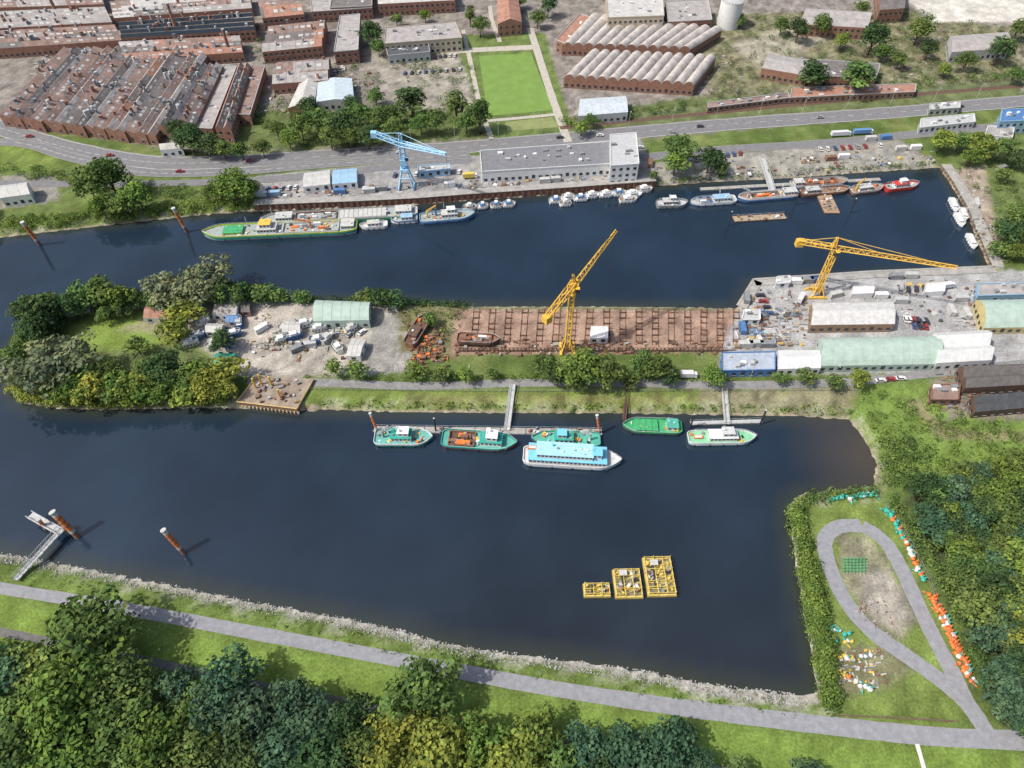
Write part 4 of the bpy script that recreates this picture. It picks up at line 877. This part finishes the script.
def tree(px,py,H,kind='broad',c='g',wide=1.0,ts=None):
    H=H*(ts or TS); wide*=1.08
    p=P(px,py,H*.58); k=H/HH[kind]*U(.92,1.08); cc=COL[c]; j=U(.82,1.18)
    best=None
    for dx,dy in ((0,0),(0,3),(0,-3),(3,0),(-3,0),(0,6),(0,-6),(5,5),(-5,5),(5,-5),(-5,-5),(0,9),(0,-9)):
        s=sd1(p.x+dx,p.y+dy,wpts)
        if s>2: best=(p.x+dx,p.y+dy,s); break
    if not best: return
    nm={'broad':'broadleaf_tree','poplar':'poplar_tree','willow':'willow_tree','small':'young_tree'}[kind]
    inst(nm,random.choice(TM[kind]),(best[0],best[1],0 if best[2]>5 else WZ+.8),U(0,6.28),(k*wide*U(.9,1.1),k*wide*U(.9,1.1),k*U(.9,1.05)),(cc[0]*j*U(.88,1.12),cc[1]*j,cc[2]*j))
for a in [(92,632,22,'broad','g',1.1),(38,672,19,'broad','g',1.0),(72,690,20,'broad','b',1.05),(115,682,18,'broad','g',1.05),(15,715,18,'broad','g',1.1),(55,722,19,'broad','b',1.0),(85,750,19,'broad','b',1.1),(130,725,18,'broad','g',1.1),(45,775,18,'broad','b',1.1),(5,680,16,'broad','t',1),(8,760,17,'broad','g',1),
          (178,685,13,'broad','t',.95),(160,745,16,'broad','b',1),(195,745,15,'broad','g',1),(232,682,15,'broad','t',1.0),(215,715,15,'broad','t',1.1),(250,715,15,'broad','t',1.1),(240,750,14,'broad','d',1.1),(190,715,13,'broad','g',1),(165,775,14,'broad','g',1),(295,700,14,'broad','t',1),(310,730,15,'broad','t',1.1),(280,750,14,'broad','t',1),(325,760,14,'broad','d',1),(352,722,14,'broad','d',1),(365,750,15,'broad','g',1),
          (418,695,18,'broad','g',1.05),(400,738,15,'broad','y',1.05),(385,765,15,'broad','y',1),(440,750,16,'broad','y',1.1),(478,742,15,'broad','b',1.0),(460,772,15,'broad','y',1.0),(505,765,15,'broad','y',1.1),(535,745,15,'broad','b',1.05),(565,765,14,'broad','g',1),(590,750,12,'broad','t',1),(622,748,13,'broad','t',1),(645,765,13,'broad','t',1),(668,748,12,'broad','t',1),(700,768,10,'broad','t',1),(600,778,12,'broad','d',1),(745,778,8,'small','d',1),(810,778,8,'small','t',1),(340,785,14,'broad','d',1),(250,785,13,'broad','g',1)]:
    tree(*a,ts=1.16)
for a in [(15,292,16,'broad','g',1.1),(38,312,17,'broad','d',1.1),(52,288,15,'broad','g',1),(22,275,15,'broad','g',1),(8,315,15,'broad','d',1),(30,330,13,'broad','d',1),(60,265,17,'broad','g',.85),(78,250,21,'poplar','g',1.7),(95,262,21,'poplar','b',1.8),(108,276,19,'poplar','g',1.7),(88,292,16,'broad','g',1),(122,286,15,'broad','b',.9),(68,305,14,'broad','d',1),(140,290,9,'broad','g',1),
          (172,275,16,'willow','w',1),(203,272,19,'willow','w',1.1),(222,285,13,'willow','g',.9),(190,290,12,'broad','d',.9),(158,292,10,'broad','g',1),(182,312,11,'small','y',1.3),(174,330,10,'small','y',1.3),(52,365,19,'willow','w',1.2),(18,358,13,'broad','g',.9),(30,380,12,'broad','y',1),(75,385,13,'broad','b',1),(92,388,13,'broad','y',1),(110,368,12,'broad','g',1),(128,385,13,'broad','b',1),(145,368,12,'broad','g',1),(163,366,16,'broad','d',1.1),(160,390,11,'broad','b',1),(185,380,11,'broad','g',1),(204,383,14,'broad','y',1.05),(222,388,11,'broad','y',.9),(188,396,9,'small','b',1.4),(222,340,11,'broad','d',1.0),(55,398,9,'small','y',1.3),(110,398,9,'small','g',1.3),(140,398,9,'small','b',1.3),(135,345,8,'small','g',1),(243,293,9,'small','d',1.2),(262,293,8,'small','g',1.3),(278,294,7,'small','g',1.3),(380,298,8,'small','d',1.3),(365,295,8,'small','g',1.3),(395,300,7,'small','d',1.3),(300,296,6,'small','g',1.3),
          (335,368,7.5,'small','b',1),(358,370,7.5,'small','b',1),(415,372,8,'small','b',1),(440,374,7,'small','g',1),(465,375,7,'small','b',1),(492,374,5,'small','g',1),
          (545,366,13,'broad','g',.9),(558,376,10,'broad','d',.9),(582,366,17,'broad','b',1.0),(607,370,14,'broad','g',.95),(578,382,9,'broad','g',1),(642,362,13,'broad','g',.85),(657,368,12,'broad','g',.9),(668,376,8,'small','d',1),(712,376,10,'broad','b',.9),(630,380,7,'small','g',1),(805,376,7,'small','g',1),(860,378,10,'broad','y',.8),(782,378,6,'small','g',1),(835,384,6,'small','g',1.1),(430,318,7,'small','g',1)]:
    tree(*a)
for a in [(108,176,21,'broad','g',1.1),(88,185,16,'broad','g',1),(137,196,15,'broad','b',1.1),(118,205,14,'broad','g',1),(100,205,12,'broad','b',1),(232,186,16,'broad','b',1.2),(213,190,11,'broad','g',1),(250,188,11,'broad','b',1),(188,136,16,'broad','d',1.1),(205,142,15,'broad','d',1.1),(176,128,13,'broad','d',1),(222,148,11,'broad','g',1),(240,150,10,'broad','g',1),(262,148,9,'broad','g',1),
          (300,126,15,'broad','g',1),(320,118,15,'broad','g',1.1),(342,123,16,'broad','d',1.1),(360,113,15,'broad','g',1),(380,116,14,'broad','g',1.1),(330,138,12,'broad','g',1),(350,137,11,'broad','g',1),(367,136,13,'broad','d',1),(393,126,14,'broad','g',1),(412,100,20,'poplar','d',1.8),(420,122,13,'broad','g',1),(436,122,13,'broad','g',.9),(455,104,19,'poplar','g',1.6),(466,120,13,'broad','g',1),(480,114,19,'poplar','g',1.6),(308,106,13,'broad','d',1),(288,138,11,'broad','b',1),(276,128,10,'broad','g',1),(375,96,11,'broad','g',1),(350,103,9,'broad','d',1),(400,112,10,'broad','g',1),
          (372,32,16,'broad','d',1),(378,46,11,'broad','g',1),(396,18,10,'broad','g',1),(425,14,10,'broad','b',1.1),(470,15,13,'poplar','g',1.4),(480,26,12,'broad','g',1),(538,18,12,'broad','g',1),(548,6,13,'broad','d',1),(520,0,10,'broad','g',1),
          (590,120,9,'broad','g',1),(582,128,8,'small','b',1.1),(680,148,18,'broad','g',.9),(676,162,13,'broad','b',1),(710,160,13,'broad','d',1),(722,166,9,'small','g',1),(655,178,5,'small','g',1),
          (813,74,19,'poplar','d',2.1),(860,76,21,'poplar','g',2.0),(875,36,20,'broad','d',1),(884,50,13,'broad','g',1),(800,28,16,'broad','d',1),(822,22,15,'broad','g',1),(783,24,13,'broad','g',1),(920,30,16,'broad','g',1),(930,48,13,'broad','d',1),(1003,46,20,'broad','d',1),(968,60,13,'broad','g',1),(946,68,10,'broad','b',1),(1015,75,10,'broad','g',1),(900,60,10,'broad','g',1),(842,40,11,'broad','b',1),(862,8,11,'broad','g',1),(1018,30,12,'broad','g',1),(740,20,9,'broad','g',1),
          (943,140,13,'broad','y',1),(962,140,12,'broad','g',1),(983,146,14,'broad','y',1),(1003,148,13,'broad','g',1),(1020,158,12,'broad','d',1),(972,156,10,'broad','b',1),(1005,175,8,'small','g',1),(1008,230,13,'broad','d',1),(1020,213,12,'broad','g',1),(1018,250,10,'broad','b',1),(1000,248,8,'small','g',1.2),(1030,235,12,'broad','g',1)]:
    tree(*a)
def scatter(pix,n,Hr,kinds,cs,wide=1.0,sp=.36):
    poly=np.array(pix,float); x0,y0=poly.min(0);x1,y1=poly.max(0);k=0;t=0; pts=[]
    while k<n and t<n*60:
        t+=1;x,y=U(x0,x1),U(y0,y1)
        if sd1(x,y,poly)>0: continue
        H=U(*Hr); q=P(x,y)
        if any((q.x-a)**2+(q.y-b_)**2<(H*sp)**2 for a,b_ in pts): continue
        pts.append((q.x,q.y)); k+=1; tree(x,y-H*.4,H,random.choice(kinds),random.choice(cs),wide)
scatter([(915,490),(950,478),(1024,470),(1180,455),(1180,790),(1030,745),(1006,700),(990,640),(960,590),(932,540)],180,(9,14),['broad'],['g','t','d','t','g','t','d','b'],1.0,.33)
scatter([(1000,600),(1060,590),(1060,740),(1015,725)],10,(9,12),['broad'],['y','b'],1)
scatter([(-500,-250),(1500,-250),(1500,-20),(-500,-20)],160,(12,16),['broad'],['g','d','g'],1.3)
scatter([(-250,140),(-20,150),(-20,225),(-250,240)],18,(9,14),['broad'],['g','d','b'],1)
scatter([(-300,650),(-5,650),(-5,800),(-300,800)],26,(12,18),['broad'],['g','t','b'],1.1)
scatter([(1040,120),(1250,110),(1250,260),(1040,260)],18,(8,13),['broad'],['g','d','b'],1)
scatter([(60,380),(226,374),(224,398),(60,402)],16,(7,11),['small'],['y','b','g'],1.2)
scatter([(20,300),(230,285),(235,295),(25,335)],14,(7,11),['small','broad'],['g','d'],1.1)
def shrubs(name,pix,n,r=(.8,2.2),c='g',seed=0,dens=2.6,leaf=.38,line=False,flat=.8):
    cl=[];k=0;t=0
    if line: L=[P(*p) for p in pix]
    poly=np.array(pix,float); x0,y0=poly.min(0);x1,y1=poly.max(0)
    while k<n and t<n*40:
        t+=1
        if line:
            i=int(R()*(len(L)-1)); q=L[i].lerp(L[i+1],R())+Vector((U(-1,1),U(-1,1),0))*line
        else:
            x,y=U(x0,x1),U(y0,y1)
            if sd1(x,y,poly)>0: continue
            q=P(x,y)
        dd=sd1(q.x,q.y,wpts)
        if dd<1.0: continue
        zb=0 if dd>6 else WZ+2*(dd/6)
        rr=U(*r); k+=1
        cl.append(((q.x,q.y,zb+rr*.5),(rr*U(.9,1.3),rr*U(.9,1.3),rr*flat),U(.6,1.35)))
    me=foliage_mesh(name,cl,dens,leaf,seed+900); o=inst(name,me,(0,0,0),0,1,COL[c]); return o
shrubs("hedge",[(793,505),(801,560),(810,600),(820,650),(829,702)],260,(1.4,3.2),'b',1,line=2.8,flat=1.1)
shrubs("hedge",[(797,499),(840,494),(875,492)],70,(1.2,2.2),'g',2,line=1.8)
shrubs("bank_shrubs",[(0,226),(60,221),(130,215),(205,208),(255,205)],240,(1.2,2.8),'b',3,line=4)
shrubs("bank_shrubs",[(655,182),(700,178),(780,173),(860,167),(935,163)],90,(.8,1.8),'g',4,line=1.5)
shrubs("bank_shrubs",[(240,293),(310,296),(400,299),(470,302)],140,(1,2.4),'d',5,line=2)
shrubs("bank_shrubs",[(315,405),(500,408),(700,409),(850,411)],170,(.5,1.4),'b',6,line=2.5)
shrubs("bank_shrubs",[(8,380),(25,398),(60,404),(100,406),(150,404),(232,403)],170,(1,2.6),'y',7,line=2.2)
shrubs("bank_shrubs",[(20,345),(45,312),(100,304),(180,298),(240,292)],180,(1.5,3.2),'g',8,line=3)
shrubs("road_verge_shrubs",[(300,378),(420,380),(540,378),(640,378),(740,380)],90,(.7,1.6),'g',9,line=1.5)
shrubs("road_verge_shrubs",[(560,124),(700,106),(860,90),(1024,76)],220,(1,2.6),'g',10,line=5)
shrubs("road_verge_shrubs",[(10,170),(60,178),(140,188),(200,196),(250,192)],140,(1,2.6),'g',11,line=5)
shrubs("wasteland_shrubs",[(700,15),(905,12),(1024,30),(1024,80),(720,98)],300,(1,3),'g',12)
shrubs("wasteland_shrubs",[(370,55),(470,50),(488,118),(300,148),(260,110)],190,(.9,2.8),'g',13)
shrubs("wasteland_shrubs",[(400,305),(470,308),(440,365),(405,330)],60,(.7,1.8),'g',14)
shrubs("meadow_shrubs",[(860,390),(930,402),(1024,430),(1024,465),(900,485),(862,430)],240,(.5,1.9),'b',15)
shrubs("meadow_shrubs",[(880,430),(930,450),(925,480),(885,488)],60,(1.2,2.8),'g',16)
shrubs("woodland_edge_shrubs",[(892,500),(915,535),(940,580),(975,650),(1000,715)],110,(1.0,2.4),'g',21,line=2.0)
shrubs("bank_shrubs",[(0,572),(150,592),(300,622),(420,650),(620,682),(800,708)],260,(.35,.9),'b',17,line=3.2,leaf=.25,dens=4)
shrubs("factory_shrubs",[(250,10),(262,60),(255,120),(270,130)],60,(1,2.6),'g',18,line=3)
shrubs("wasteland_shrubs",[(945,170),(1024,150),(1024,250),(1000,250),(985,200)],70,(.8,2),'g',19)
shrubs("woodland_edge_shrubs",[(0,655),(150,680),(300,708),(450,738),(620,762)],170,(.8,2.2),'g',20,line=4)
mb=MB()
L=[P(a,b_,WZ) for a,b_ in WP[53:72]]
for i in range(2600):
    j=int(R()*(len(L)-1)); a,b_=L[j],L[j+1]
    if a.x<-260: continue
    q=a.lerp(b_,R()); d=(b_-a).normalized(); nn=Vector((-d.y,d.x,0)); off=U(-.3,3.6)
    q2=q+nn*off
    dd=sd1(q2.x,q2.y,wpts)
    if dd<-.5: q2=q-nn*off; dd=abs(dd)
    k=min(max(dd/6,0),1); z=WZ+2*(k*k*(3-2*k))
    s=U(.25,.7); mb.box(q2.x,q2.y,z-.15,s,s*U(.6,1),s*U(.5,.9),random.choice([CONC,CONC,LGREY]),U(0,3),taper=.6)
mb.make("riprap_stones")
# ---------------------------------------------------------------- light, camera
sd=Vector((.66,.2,-.9)).normalized()
sun=bpy.data.lights.new("sun",'SUN'); sun.energy=4.1; sun.angle=math.radians(1.2); sun.color=(1,.95,.865)
so=bpy.data.objects.new("sun",sun); so.rotation_euler=sd.to_track_quat('-Z','Y').to_euler(); so.location=(0,0,300); scene.collection.objects.link(so)
w=bpy.data.worlds.new("World"); scene.world=w; w.use_nodes=True; nt=w.node_tree; bg=nt.nodes["Background"]; bg.inputs[1].default_value=.15
sk=nt.nodes.new("ShaderNodeTexSky"); sk.sky_type='NISHITA'; sk.sun_disc=False; sk.sun_elevation=math.asin(-sd.z); sk.sun_rotation=math.atan2(-sd.x,-sd.y); sk.dust_density=4.0
nt.links.new(sk.outputs[0],bg.inputs[0])
cam=bpy.data.cameras.new("camera"); cam.sensor_width=36; cam.lens=36*F/1024; cam.clip_end=20000; cam.clip_start=1
co=bpy.data.objects.new("camera",cam); co.location=(0,0,H0); co.rotation_euler=(math.radians(40),0,0); scene.collection.objects.link(co); scene.camera=co
scene.view_settings.view_transform='Standard'; scene.view_settings.look='None'; scene.view_settings.exposure=0
